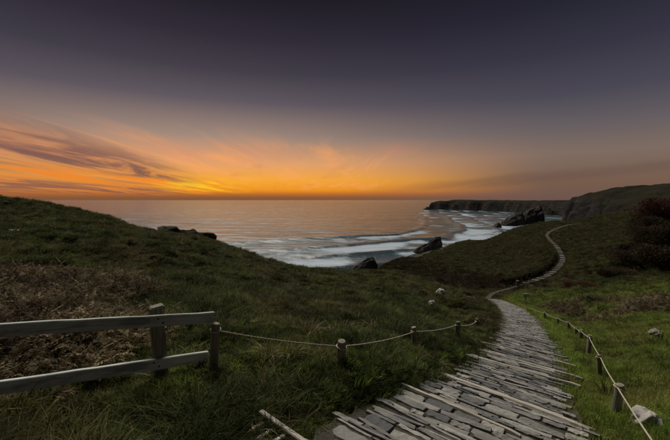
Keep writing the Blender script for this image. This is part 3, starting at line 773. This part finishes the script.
# ------------------------------------------------------------------ fences
def tube(path, rad, sides=7, close=True):
    v, f = [], []; path = [Vector(p) for p in path]
    for i, p in enumerate(path):
        t = (path[min(i + 1, len(path) - 1)] - path[max(i - 1, 0)]).normalized()
        u = t.cross(Vector((0, 0, 1))); u = u.normalized() if u.length > 1e-4 else Vector((1, 0, 0)); w_ = u.cross(t)
        rd = rad[i] if isinstance(rad, (list, tuple)) else rad
        for k in range(sides):
            a = 2 * math.pi * k / sides; v.append(p + u * math.cos(a) * rd + w_ * math.sin(a) * rd)
    for i in range(len(path) - 1):
        for k in range(sides):
            a = i * sides + k; b_ = i * sides + (k + 1) % sides; f.append((a, b_, b_ + sides, a + sides))
    if close:
        f.append(tuple(range(sides))[::-1]); f.append(tuple(range((len(path) - 1) * sides, len(path) * sides)))
    return v, f
def rope_mesh(a, b_, sag, rad=0.0062):
    """three twisted strands hanging from a to b"""
    a, b_ = Vector(a), Vector(b_); L = (b_ - a).length; n = int(max(14, min(120, L / 0.022)))
    t = (b_ - a).normalized(); u = t.cross(Vector((0, 0, 1))).normalized(); w_ = u.cross(t)
    V, F = [], []
    for k in range(3):
        path = []
        for i in range(n + 1):
            x = i / n; c = a.lerp(b_, x) - Vector((0, 0, sag * 4 * x * (1 - x)))
            ph = x * L / 0.085 * 2 * math.pi + k * 2 * math.pi / 3
            path.append(c + (u * math.cos(ph) + w_ * math.sin(ph)) * rad * 0.55)
        v, f = tube(path, rad * 0.62, 5); b0 = len(V); V += v; F += [tuple(q + b0 for q in g) for g in f]
    return mesh_from("rope", V, F)
def round_post(h, rad, seed, below=0.25):
    r_ = random.Random(seed); n = 14; v, f = [], []
    lv = [-below, 0.0, h * 0.35, h * 0.7, h - 0.016, h - 0.004, h]
    rs = [1.04, 1.03, 1.0, 0.98, 0.97, 0.9, 0.80]
    jit = [1 + r_.uniform(-0.05, 0.05) for _ in range(n)]
    for z, k in zip(lv, rs):
        for i in range(n):
            a = 2 * math.pi * i / n; v.append((math.cos(a) * rad * k * jit[i], math.sin(a) * rad * k * jit[i], z + (0.004 * math.cos(a * 1 + seed) if z > h * 0.9 else 0)))
    for j in range(len(lv) - 1):
        for i in range(n):
            a = j * n + i; b_ = j * n + (i + 1) % n; f.append((a, b_, b_ + n, a + n))
    v.append((0, 0, h + 0.002)); c = len(v) - 1
    for i in range(n): f.append(((len(lv) - 1) * n + i, (len(lv) - 1) * n + (i + 1) % n, c))
    return mesh_from("post", v, f, False)
def rope_fence(spec, label, rad, sag, tie=0.055):
    """spec: (px, py_top, py_base, d)"""
    root = None; tops = []; posts = []
    for k, (px, pt, pb, d) in enumerate(spec):
        x, y, zt = P(px, pt, d)
        if root is None:
            root = empty("rope_fence", (x, y, hz(x, y))); org = Vector(root.location)
        zb = min(hz(x, y), zt - 0.12)
        rd = rad * (1 + 0.1 * math.sin(k * 2.3))
        me = round_post(zt - zb, rd, k * 3 + len(spec))
        o = link("post", me, M["postw"], root); o.location = Vector((x, y, zb)) - org
        o.rotation_euler = (R(3.4 * math.sin(k * 1.7)), R(3.8 * math.cos(k * 2.9)), k * 1.3)
        tops.append((Vector((x, y, zt - tie)) - org, rd)); posts.append((o, zt - zb - tie))
    for k in range(len(tops) - 1):
        (a, ra), (b_, rb) = tops[k], tops[k + 1]
        o = link("rope", rope_mesh(a, b_, sag * (b_ - a).length), M["rope"], root)
    for k, (po, hh) in enumerate(posts):      # the turn of rope round each post
        ra = tops[k][1]
        ring = [Vector((math.cos(t) * (ra + 0.005), math.sin(t) * (ra + 0.005), hh + 0.008 * math.sin(t))) for t in np.linspace(0, 2 * math.pi, 15)]
        v, f = tube(ring, 0.006, 5); link("rope_turn", mesh_from("rope_turn", v, f), M["rope"], po)
    return tag(root, label, "rope fence", "rope fences beside the path")
rope_fence([(213, 323, 362, 2.86), (341, 340, 362, 2.98), (415, 327, 343, 4.3), (457, 321.5, 336, 5.6), (477, 318.5, 327, 8.0), (492, 304.5, 312, 15), (486, 302.5, 309, 16.8), (474, 296.5, 302, 20), (464, 292.5, 298, 24)],
           "rope fence on short round posts along the left bank of the path", 0.036, 0.018)
rope_fence([(700, 500, 560, 1.45), (617, 383, 414, 3.0), (600.5, 355, 376, 4.6), (589, 335, 354, 5.8), (581, 329.5, 343, 7.0), (576, 327, 339, 7.7), (569, 321.5, 331, 8.9), (558, 317.5, 327, 10.2), (545, 312, 321, 12), (532, 308, 316, 14.2), (521, 304, 311, 16.8)],
           "rope fence on short round posts along the right edge of the path", 0.033, 0.010, 0.03)

def box(L, wv, hv, bev=0.006, seed=0):
    bm = bmesh.new(); bmesh.ops.create_cube(bm, size=1.0); bmesh.ops.scale(bm, vec=(L, wv, hv), verts=bm.verts)
    if L > 0.8:
        bmesh.ops.subdivide_edges(bm, edges=[e for e in bm.edges if abs((e.verts[0].co - e.verts[1].co).x) > L * 0.9], cuts=18)
    bmesh.ops.bevel(bm, geom=[e for e in bm.edges if len(e.link_faces) == 2 and e.calc_face_angle() > 1], offset=bev, segments=2, affect="EDGES")
    for v in bm.verts:
        v.co.y += 0.006 * math.sin(v.co.x * 1.7 + seed); v.co.z += 0.006 * math.sin(v.co.x * 2.3 + seed * 2) + 0.002 * math.sin(v.co.x * 31 + seed)
    me = bpy.data.meshes.new("board"); bm.to_mesh(me); bm.free(); return me
def along(o, p1, p2, org, roll=0.0):
    p1, p2 = Vector(p1), Vector(p2); d = (p2 - p1).normalized(); o.location = (p1 + p2) / 2 - org
    zq = Vector((0, 0, 1)); yq = zq.cross(d).normalized(); zq = d.cross(yq)
    o.rotation_mode = "QUATERNION"; o.rotation_quaternion = Matrix((d, yq, zq)).transposed().to_quaternion() @ Quaternion((1, 0, 0), roll)
fx, fy, fz = P(158, 352, 2.68)
wf = empty("wooden_fence", (fx, fy, hz(fx, fy))); org = Vector(wf.location)
tag(wf, "weathered timber fence with two rails at the left foreground", "fence")
def rail(pr, ptop, pbot, dr, pl, ltop, lbot, dl, ext, seed):
    """a rail from its right end to the left picture edge and on past it"""
    a = Vector(P(pr, (ptop + pbot) / 2, dr)); b_ = Vector(P(pl, (ltop + lbot) / 2, dl)); b2 = b_ + (b_ - a) * ext
    hgt = ((pbot - ptop) / EYE_F * dr + (lbot - ltop) / EYE_F * dl) / 2
    o = link("rail", box((b2 - a).length, 0.034, hgt, 0.004, seed), M["rail"], wf); along(o, b2, a, org)
    Lr = (b2 - a).length; u = (Vector(P(158, 330, 2.70)) - b2).dot((a - b2).normalized()) - Lr / 2
    for du, dzz in ((-0.018, 0.016), (0.02, -0.018)):
        v, f = tube([(u + du, -0.016, dzz), (u + du, -0.023, dzz)], 0.0075, 10); link("bolt", mesh_from("bolt", v, f, False), M["bolt"], o)
rail(214, 311, 321.5, 2.90, 0, 324.5, 338, 2.16, 0.9, 1)
rail(208, 349.5, 360.5, 2.90, 0, 382, 394.5, 2.16, 0.9, 4)
def fence_post(px, ptop, d, wv, seed):
    x, y, zt = P(px, ptop, d); zb = hz(x, y) - 0.3
    bm = bmesh.new(); bmesh.ops.create_cube(bm, size=1.0); bmesh.ops.scale(bm, vec=(wv, wv * 0.9, zt - zb), verts=bm.verts)
    bmesh.ops.subdivide_edges(bm, edges=[e for e in bm.edges if abs((e.verts[0].co - e.verts[1].co).z) > 0.1], cuts=5)
    bmesh.ops.bevel(bm, geom=[e for e in bm.edges if e.calc_face_angle() > 1], offset=0.007, segments=2, affect="EDGES")
    for v in bm.verts: v.co.x += 0.004 * math.sin(v.co.z * 9 + seed); v.co.z += 0.01 * v.co.x / wv if v.co.z > 0.2 else 0
    me = bpy.data.meshes.new("post"); bm.to_mesh(me); bm.free()
    o = link("post", me, M["postw"], wf); o.location = Vector((x, y, (zt + zb) / 2)) - org; o.rotation_euler = (R(1), R(-1.5), R(38))
    return o
fence_post(158, 305, 2.76, 0.098, 2)
fence_post(-150, 322, 1.78, 0.098, 5)

# loose timber step frame at the near left of the path
x, y, z = P(262, 430, 2.2)
fr = empty("timber_frame", (x, y, hz(x, y))); org = Vector(fr.location)
tag(fr, "pale timber step frame half sunk in grass at the bottom edge", "step frame")
def plank(p1, p2, wv, hv, seed, name):
    o = link(name, box((Vector(p2) - Vector(p1)).length, wv, hv, 0.004, seed), M["beam"], fr); along(o, p1, p2, org)
zf = hz(x, y) + 0.05
def onz(px, py, z_):
    a, b_, c = ray(px, py); k = z_ / c; return Vector((a * k, b_ * k, z_))
plank(onz(260, 416, zf), onz(306, 449, zf - 0.02), 0.034, 0.07, 1, "side_board")
plank(onz(248, 434.5, zf - 0.02), onz(266, 423.5, zf - 0.02), 0.03, 0.05, 2, "cross_board")
plank(onz(256, 443, zf - 0.02), onz(274, 431, zf - 0.02), 0.03, 0.05, 3, "cross_board")
plank(onz(268, 449, zf - 0.02), onz(284, 438.5, zf - 0.02), 0.03, 0.05, 4, "cross_board")

# marker posts near the bend
def marker(px, pt, pb, d, wv, label, plate):
    x, y, zt = P(px, pt, d); zb = hz(x, y)
    root = empty("marker_post", (x, y, zb))
    o = link("post", round_post(max(zt - zb, 0.5), wv / 2, int(px)), M["postw"], root)
    if plate:
        o = link("plate", box(0.34, 0.03, 0.20, 0.004, 3), M["rail"], root); o.location = (0, -wv * 0.5 - 0.02, max(zt - zb, 0.5) - 0.10)
    return tag(root, label, "marker post")
marker(525.5, 299, 312, 19, 0.08, "slim marker post with small plate beside the path bend", True)
marker(517.5, 284, 291, 29.5, 0.24, "pale stub post where the far trail starts to climb", False)

# ------------------------------------------------------------------ scatter tools
PROTO = {}
def proto_collection(name, meshes):
    c = bpy.data.collections.new(name)
    for i, me in enumerate(meshes):
        o = bpy.data.objects.new("%s_%02d" % (name, i), me); c.objects.link(o)
    return c
def scatter(name, coll, n_kinds, pos, rot, scl, label, kind="stuff"):
    me = bpy.data.meshes.new(name); n = len(pos)
    me.vertices.add(n); me.vertices.foreach_set("co", np.asarray(pos, np.float32).ravel())
    a = me.attributes.new("rot", "FLOAT_VECTOR", "POINT"); a.data.foreach_set("vector", np.asarray(rot, np.float32).ravel())
    a = me.attributes.new("scl", "FLOAT_VECTOR", "POINT"); a.data.foreach_set("vector", np.asarray(scl, np.float32).ravel())
    a = me.attributes.new("pick", "INT", "POINT"); a.data.foreach_set("value", rng.integers(0, n_kinds, n).astype(np.int32))
    o = link(name, me); tag(o, label, kind=kind)
    g = bpy.data.node_groups.new(name + "_scatter", "GeometryNodeTree")
    g.interface.new_socket("Geometry", in_out="INPUT", socket_type="NodeSocketGeometry")
    g.interface.new_socket("Geometry", in_out="OUTPUT", socket_type="NodeSocketGeometry")
    gi, go = g.nodes.new("NodeGroupInput"), g.nodes.new("NodeGroupOutput")
    ci = g.nodes.new("GeometryNodeCollectionInfo"); ci.inputs["Collection"].default_value = coll
    ci.inputs["Separate Children"].default_value = True; ci.inputs["Reset Children"].default_value = True
    ip = g.nodes.new("GeometryNodeInstanceOnPoints"); ip.inputs["Pick Instance"].default_value = True
    def named(nm, dt):
        q = g.nodes.new("GeometryNodeInputNamedAttribute"); q.data_type = dt; q.inputs["Name"].default_value = nm; return q.outputs[0]
    g.links.new(gi.outputs[0], ip.inputs["Points"]); g.links.new(ci.outputs[0], ip.inputs["Instance"])
    g.links.new(named("pick", "INT"), ip.inputs["Instance Index"])
    er = g.nodes.new("FunctionNodeEulerToRotation"); g.links.new(named("rot", "FLOAT_VECTOR"), er.inputs[0])
    g.links.new(er.outputs[0], ip.inputs["Rotation"]); g.links.new(named("scl", "FLOAT_VECTOR"), ip.inputs["Scale"])
    g.links.new(ip.outputs[0], go.inputs[0])
    md = o.modifiers.new("scatter", "NODES"); md.node_group = g
    return o
def tuft(seed, n, spread, length, width, lean, droop, segs=4):
    """a clump of curved blades, about unit height when length = 1"""
    r_ = random.Random(seed); V, F = [], []
    bias = r_.uniform(0, 6.28)
    for _ in range(n):
        a = r_.uniform(0, 6.283); rad = spread * math.sqrt(r_.random()); bx, by = math.cos(a) * rad, math.sin(a) * rad
        az_ = a + r_.gauss(0, 0.8); ln = length * r_.uniform(0.45, 1.0); le = abs(r_.gauss(lean, 0.22)); dr = droop * r_.uniform(0.5, 1.4)
        dx_, dy_ = math.cos(az_) + 0.25 * math.cos(bias), math.sin(az_) + 0.25 * math.sin(bias)
        sx_, sy_ = -math.sin(az_), math.cos(az_)
        tw = r_.uniform(-0.8, 0.8); sx_, sy_ = sx_ * math.cos(tw) - sy_ * math.sin(tw), sx_ * math.sin(tw) + sy_ * math.cos(tw)
        x, y, z, ang = bx, by, -0.06 * length, le; st = ln / segs; b0 = len(V)
        for k in range(segs + 1):
            w_ = width * (1 - (k / segs) ** 1.6) * 0.5 * r_.uniform(0.9, 1.1)
            if k == segs: V.append((x, y, z))
            else: V += [(x - sx_ * w_, y - sy_ * w_, z), (x + sx_ * w_, y + sy_ * w_, z)]
            x += dx_ * math.sin(ang) * st; y += dy_ * math.sin(ang) * st; z += math.cos(ang) * st; ang += dr / segs
        for k in range(segs - 1):
            q = b0 + 2 * k; F.append((q, q + 1, q + 3, q + 2))
        q = b0 + 2 * (segs - 1); F.append((q, q + 1, q + 2))
    return V, F
def tufts(name, m, count, **kw):
    out = []
    for k in range(count):
        v, f = tuft(k * 17 + len(name), **kw); me = mesh_from(name, v, f); me.materials.append(m); out.append(me)
    return proto_collection(name, out)
def field(n, r0, r1, a0=-62, a1=62, power=1.0):
    """random plan positions, log-spaced outward so that the density falls with distance"""
    u = rng.random(n); r = r0 * (r1 / r0) ** (u ** power); a = np.radians(a0 + (a1 - a0) * rng.random(n))
    return np.sin(a) * r, np.cos(a) * r
def pathoff(x, y):
    d1, _, _ = polydist(x, y, NEARL); d2, _, _ = polydist(x, y, FARL)
    return np.minimum(d1 - near_half(y), d2 - 0.42)
def lawnmask(x, y):
    """short green turf right of the path and in a few hollows"""
    r = np.hypot(x, y)
    return sstep(-0.1, 0.5, (x - 0.42 * y - 0.35)) * sstep(40, 20, r)
def place(name, coll, nk, x, y, size, label, tilt=0.15, flat=1.0):
    z = HZ(x, y); n = len(x)
    e = 0.15; gx = (HZ(x + e, y) - HZ(x - e, y)) / (2 * e); gy = (HZ(x, y + e) - HZ(x, y - e)) / (2 * e)
    rot = np.stack([rng.normal(0, tilt, n), rng.normal(0, tilt, n), rng.random(n) * 6.283], -1)
    sc_ = np.stack([size, size, size * flat * (0.8 + 0.4 * rng.random(n))], -1)
    return scatter(name, coll, nk, np.stack([x, y, z - 0.01], -1), rot, sc_, label)

g_long = tufts("long_tuft", M["grass"], 7, n=44, spread=0.34, length=1.0, width=0.035, lean=0.35, droop=1.5, segs=5)
g_short = tufts("short_tuft", M["lawn"], 5, n=46, spread=0.6, length=0.8, width=0.050, lean=0.45, droop=0.8, segs=3)
g_moor = tufts("moor_tuft", M["grass"], 7, n=64, spread=0.55, length=0.8, width=0.040, lean=0.55, droop=1.0, segs=3)
def frond_clump(seed, n):
    """collapsed bracken: arching stems with small leaflets either side"""
    r_ = random.Random(seed); V, F = [], []
    for _ in range(n):
        a = r_.uniform(0, 6.283); p = Vector((r_.gauss(0, 0.22), r_.gauss(0, 0.22), -0.05)); ang = abs(r_.gauss(0.42, 0.35)); ln = r_.uniform(0.5, 1.15); m_ = 11
        side0 = Vector((-math.sin(a), math.cos(a), r_.uniform(-0.5, 0.5))).normalized()
        for k in range(m_):
            d = Vector((math.cos(a) * math.sin(ang), math.sin(a) * math.sin(ang), math.cos(ang))); q = p + d * (ln / m_)
            b0 = len(V); w_ = 0.009
            V += [p - side0 * w_, p + side0 * w_, q + side0 * w_, q - side0 * w_]; F.append((b0, b0 + 1, b0 + 2, b0 + 3))
            if k > 2:
                for sg in (-1, 1):
                    l_ = 0.24 * (1 - k / m_) ** 0.7 * r_.uniform(0.6, 1.2); dd = (side0 * sg + d * 0.5 + Vector((0, 0, r_.uniform(-0.7, 0.3)))).normalized()
                    b0 = len(V); V += [p, p + dd * l_ * 0.5 + d * 0.030, p + dd * l_, p + dd * l_ * 0.5 - d * 0.030]; F.append((b0, b0 + 1, b0 + 2, b0 + 3))
            p = q; ang += r_.uniform(0.02, 0.22); a += r_.gauss(0, 0.08)
    return V, F
_fm = []
for k in range(6):
    v, f = frond_clump(k + 50, 12); me = mesh_from("frond_clump", v, f); me.materials.append(M["bracken"]); _fm.append(me)
g_brk = proto_collection("bracken_clump", _fm)

# long tussocks on the near bank and about the fences
x, y = field(7500, 1.55, 10.0, -62, 60)
lm = lawnmask(x, y); off = pathoff(x, y)
nv = vnoise(x * 1.1, y * 1.1, 77)
k = (off > 0.06) & (rng.random(len(x)) > lm * 0.93) & (rng.random(len(x)) < 0.55 + 0.5 * nv + 0.25)
x, y, off = x[k], y[k], off[k]
sz = (0.13 + 0.13 * sstep(-0.2, 0.5, vnoise(x * 0.8, y * 0.8, 78))) * (0.75 + 0.5 * rng.random(len(x))) * (0.45 + 0.55 * sstep(0.05, 0.45, off))
place("tussock_grass", g_long, 7, x, y, sz, "long drooping tussock grass on the near bank", 0.2)
# short turf
x, y = field(60000, 1.55, 30, -50, 62)
lm = lawnmask(x, y); off = pathoff(x, y)
k = (off > 0.0) & (rng.random(len(x)) < np.maximum(lm, 0.16 * sstep(12, 6, np.hypot(x, y))))
x, y, off = x[k], y[k], off[k]
sz = (0.05 + 0.06 * rng.random(len(x)) ** 2 + 0.05 * sstep(0.1, 0.6, vnoise(x * 1.7, y * 1.7, 91))) * (1 + 0.9 * sstep(5, 20, np.hypot(x, y))) * (0.6 + 0.4 * sstep(0, 0.3, off))
place("turf_grass", g_short, 5, x, y, sz, "short green turf beside the path", 0.2)
# tufts that lap over the edges of the stonework
u = rng.random(2600) ** 0.8; sp = S[-1] * (0.04 + 0.95 * u); side = np.where(rng.random(2600) < 0.5, -1.0, 1.0)
ii = np.clip(np.searchsorted(S, sp), 1, len(S) - 1); bp = NEAR[ii]; tv_ = NEAR[ii] - NEAR[ii - 1]; ln_ = np.hypot(tv_[:, 0], tv_[:, 1]) + 1e-9
lat = near_half(bp[:, 1]) * (1.0 + 0.06 * vnoise(sp * 2.2, side * 5, 33)) + rng.normal(0.045, 0.055, 2600)
x = bp[:, 0] + side * lat * tv_[:, 1] / ln_; y = bp[:, 1] - side * lat * tv_[:, 0] / ln_
vs = (0.07 + 0.09 * rng.random(2600)) * (1 + 0.5 * sstep(4, 14, y)); k = side > 0
place("verge_grass", g_short, 5, x[k], y[k], vs[k], "green grass lapping over the right edge of the stone path", 0.3)
place("verge_grass", g_long, 7, x[~k], y[~k], vs[~k] * 1.15, "dark grass lapping over the left edge of the stone path", 0.3)
# grass creeping in over the far trail
fi = rng.integers(1, len(FAR) - 1, 1500); fp = FAR[fi]; ft = FAR[fi + 1] - FAR[fi - 1]; fl = np.hypot(ft[:, 0], ft[:, 1]) + 1e-9
sd2 = np.where(rng.random(1500) < 0.5, -1.0, 1.0) * (0.34 + np.abs(rng.normal(0, 0.16, 1500))); lon = rng.uniform(-0.5, 0.5, 1500)
x = fp[:, 0] + (sd2 * ft[:, 1] + lon * ft[:, 0]) / fl; y = fp[:, 1] + (-sd2 * ft[:, 0] + lon * ft[:, 1]) / fl
place("trail_grass", g_moor, 7, x, y, 0.16 + 0.16 * rng.random(1500), "rough grass crowding the edges of the far trail", 0.25)
# moorland grass over the slopes
x, y = field(90000, 4.5, 135, -60, 60, 0.8)
r = np.hypot(x, y); lm = lawnmask(x, y); off = pathoff(x, y)
k = (off > 0.15) & (rng.random(len(x)) > lm * 0.9) & (HZ(x, y) > -30)
x, y, r, off = x[k], y[k], r[k], off[k]
sz = (0.13 + 0.010 * r) * (0.6 + 0.7 * rng.random(len(x))) * (0.75 + 0.5 * sstep(-0.3, 0.4, vnoise(x * 0.5, y * 0.5, 79)))
sz = np.minimum(sz, 0.55) * (1 - 0.55 * sstep(2.2, 0.3, off) * sstep(30, 18, r))
place("moor_grass", g_moor, 7, x, y, sz, "rough moorland grass over the valley slopes", 0.2, 0.75)
# pale straw tussocks among the green, thickest on the near bank
g_straw = tufts("straw_tuft", M["straw"], 5, n=34, spread=0.20, length=1.0, width=0.022, lean=0.45, droop=1.9, segs=6)
x, y = field(900, 1.7, 16, -60, 30)
off = pathoff(x, y); k = (off > 0.10) & (vnoise(x * 1.3, y * 1.3, 44) > 0.12) & (rng.random(900) > lawnmask(x, y) * 0.8)
x, y = x[k], y[k]
place("straw_grass", g_straw, 5, x, y, 0.16 + 0.16 * rng.random(len(x)), "pale dry straw tussocks drooping over the bank", 0.25)
# brown tussocks on the rough ground beyond the right-hand turf
x, y = field(5200, 8.0, 26, 28, 58)
band_ = sstep(0.0, 1.0, 1.6 - np.abs(np.hypot(x, y) - 16 - 3 * vnoise(x * 0.2, y * 0.2, 46)) / 3.2)
k = (rng.random(len(x)) < band_ * sstep(-0.25, 0.3, vnoise(x * 0.55, y * 0.55, 47))) & (pathoff(x, y) > 1.2)
x, y = x[k], y[k]
place("brown_tussock", g_brk, 6, x, y, 0.22 + 0.2 * rng.random(len(x)), "brown dry tussocks on the rough ground right of the rope fence", 0.3)
# dead bracken behind the timber fence
x, y = field(4200, 3.2, 10.5, -64, -16)
r = np.hypot(x, y); a = np.degrees(np.arctan2(x, y))
edge = sstep(-26, -38, a + 9 * vnoise(x * 0.6, y * 0.6, 80)) * sstep(9.5, 7.0, r) * sstep(3.1, 4.0, r)
k = rng.random(len(x)) < edge
x, y = x[k], y[k]
place("bracken", g_brk, 6, x, y, 0.18 + 0.20 * rng.random(len(x)), "brown dead bracken behind the timber fence", 0.35)
k = rng.random(len(x)) < 0.30
place("bracken_straw", g_straw, 5, x[k] + 0.1, y[k] + 0.05, 0.20 + 0.18 * rng.random(int(k.sum())), "dry straw stems standing among the dead bracken", 0.35)

# ------------------------------------------------------------------ scrub bushes on the right-hand slope
def bush_meshes(seed, n_leaf, leaf):
    r_ = random.Random(seed); V, F = [], []
    lobes = [(Vector((r_.uniform(-0.55, 0.55), r_.uniform(-0.45, 0.45), r_.uniform(0.25, 0.62))), r_.uniform(0.28, 0.48)) for _ in range(9)]
    for _ in range(n_leaf):
        c, rd = r_.choice(lobes)
        d = Vector((r_.gauss(0, 1), r_.gauss(0, 1), r_.gauss(0.25, 1))).normalized()
        p = c + d * rd * (r_.random() ** 0.35)
        if p.z < 0.02: continue
        a = (d + Vector((r_.uniform(-1, 1), r_.uniform(-1, 1), r_.uniform(-0.3, 1.2)))).normalized()
        b_ = a.cross(Vector((r_.uniform(-1, 1), r_.uniform(-1, 1), r_.uniform(-1, 1)))).normalized()
        ln = leaf * r_.uniform(0.6, 1.5); w_ = ln * 0.32; b0 = len(V)
        V += [p - a * ln * 0.5, p + b_ * w_, p + a * ln, p - b_ * w_]; F.append((b0, b0 + 1, b0 + 2, b0 + 3))
    fol = mesh_from("foliage", V, F, False)
    V, F = [], []
    for _ in range(9):
        c, rd = r_.choice(lobes); s0 = Vector((r_.uniform(-0.12, 0.12), r_.uniform(-0.12, 0.12), -0.05)); mid = s0.lerp(c, 0.5) + Vector((r_.uniform(-0.1, 0.1), r_.uniform(-0.1, 0.1), 0.05))
        v, f = tube([s0, mid, c, c + Vector((0, 0, rd * 0.6))], [0.03, 0.022, 0.014, 0.005], 5); b0 = len(V); V += v; F += [tuple(q + b0 for q in g) for g in f]
    return fol, mesh_from("stem", V, F)
bk = [bush_meshes(k, 9000, 0.040) for k in range(3)]
for me_, _ in bk: me_.materials.append(M["scrub"])
red = bush_meshes(9, 9000, 0.038); red[0].materials.append(M["redscrub"])
for _, me_ in bk + [red]: me_.materials.append(M["stem"])
def bush(px, py, d, s, kind, rz, label, group="scrub bushes on the right slope"):
    x, y, z = P(px, py, d); root = empty("scrub_bush", (x, y, hz(x, y) - 0.05), rz); root.scale = (s[0], s[0], s[1])
    fol, stem = red if kind == "r" else bk[kind]
    link("foliage", fol, None, root); link("stem", stem, None, root)
    return tag(root, label, "bush", group)
bush(662, 214, 50, (4.6, 3.6), "r", 0.3, "russet scrub bush topping the skyline at the right edge")
bush(648, 216, 52, (2.6, 2.0), "r", 1.9, "small russet bush on the skyline left of the bigger russet bush")
bush(655, 235, 44, (3.4, 2.4), 0, 0.8, "dark scrub bush just below the russet skyline bush")
bush(640, 250, 38, (3.0, 2.2), 1, 2.1, "dark scrub bush halfway down the right slope")
bush(664, 258, 34, (3.4, 2.6), 2, 3.0, "dark scrub bush at the right edge, halfway down the slope")
bush(628, 268, 32, (2.6, 1.8), 0, 4.0, "dark scrub bush furthest left in the thicket")
bush(650, 274, 28, (2.8, 2.2), 2, 5.2, "dark scrub bush at the foot of the thicket")
bush(668, 282, 25, (2.6, 2.0), 1, 0.5, "dark scrub bush lowest at the right edge")
bush(612, 282, 27, (1.8, 1.1), 1, 1.2, "low dark bush below and left of the thicket")
bush(575, 294, 23, (1.5, 0.7), "r", 2.4, "low rusty patch of scrub above the right rope fence")

# ------------------------------------------------------------------ dark heath in the gully, added to stand for its shadow, and the hedge bank beside the stairs
g_heath = tufts("heath_tuft", M["scrub"], 5, n=70, spread=0.6, length=0.7, width=0.06, lean=0.5, droop=0.8, segs=3)
gl = np.array([P(487, 289, 31), P(463, 285, 38), P(440, 281, 46), P(420, 276, 55), P(402, 273, 64), P(380, 271, 78)])
x, y = field(26000, 24, 90, 6, 32)
dd, _, _ = polydist(x, y, gl); off = pathoff(x, y)
k = (rng.random(len(x)) < sstep(1.0, 0.15, dd / (0.14 * np.hypot(x, y) + 1.4) + 0.35 * vnoise(x * 0.3, y * 0.3, 95))) & (off > 0.3)
x, y = x[k], y[k]
place("gully_shade_heath", g_heath, 5, x, y, 0.35 + 0.35 * rng.random(len(x)), "dark brown heath added in the gully between the slopes to stand for its shadow", 0.25)
hl_ = FAR[int(14 * 4.2):int(14 * 8.2)]
hedge = empty("hedge", tuple(hl_[0])); org = Vector(hedge.location)
V, F = [], []; r_ = random.Random(5)
for i, p in enumerate(hl_):
    a, b_ = hl_[max(i - 1, 0)], hl_[min(i + 1, len(hl_) - 1)]; t = Vector((b_[0] - a[0], b_[1] - a[1], 0)).normalized(); n = Vector((-t.y, t.x, 0))
    for _ in range(110):
        q = Vector(p) + n * (0.95 + r_.gauss(0, 0.20)) + t * r_.uniform(-0.35, 0.35); hgt = 0.85 * (0.7 + 0.5 * float(vnoise(np.array([q.x * 0.9]), np.array([q.y * 0.9]), 7)[0]))
        q.z = p[2] + abs(r_.random()) ** 0.6 * hgt - 0.1
        d = Vector((r_.gauss(0, 1), r_.gauss(0, 1), r_.gauss(0.4, 1))).normalized(); e = d.cross(Vector((r_.gauss(0, 1), r_.gauss(0, 1), r_.gauss(0, 1)))).normalized(); l_ = r_.uniform(0.06, 0.14)
        q = q - org; b0 = len(V); V += [q, q + d * l_ * 0.5 + e * l_ * 0.3, q + d * l_, q + d * l_ * 0.5 - e * l_ * 0.3]; F.append((b0, b0 + 1, b0 + 2, b0 + 3))
link("foliage", mesh_from("foliage", V, F, False), M["scrub"], hedge)
bank_l = [tuple(Vector(p) - org) for p in hl_]
V, F = [], []
for i, p in enumerate(bank_l):
    a, b_ = Vector(bank_l[max(i - 1, 0)]), Vector(bank_l[min(i + 1, len(bank_l) - 1)]); t = (b_ - a); t.z = 0; t.normalize(); n = Vector((-t.y, t.x, 0))
    for o_, h_ in ((0.55, -0.3), (0.68, 0.35), (0.85, 0.55), (1.05, 0.55), (1.25, 0.3), (1.4, -0.4)):
        k = 1 + 0.25 * float(vnoise(np.array([i * 0.7]), np.array([o_ * 4]), 3)[0]); V.append(Vector(p) + n * o_ * k + Vector((0, 0, h_ * k)))
for i in range(len(bank_l) - 1):
    for j in range(5):
        a = i * 6 + j; F.append((a, a + 1, a + 7, a + 6))
link("bank", mesh_from("bank", V, F), M["soil"], hedge)
tag(hedge, "low dark hedge bank along the left side of the climbing stairs", "hedge")
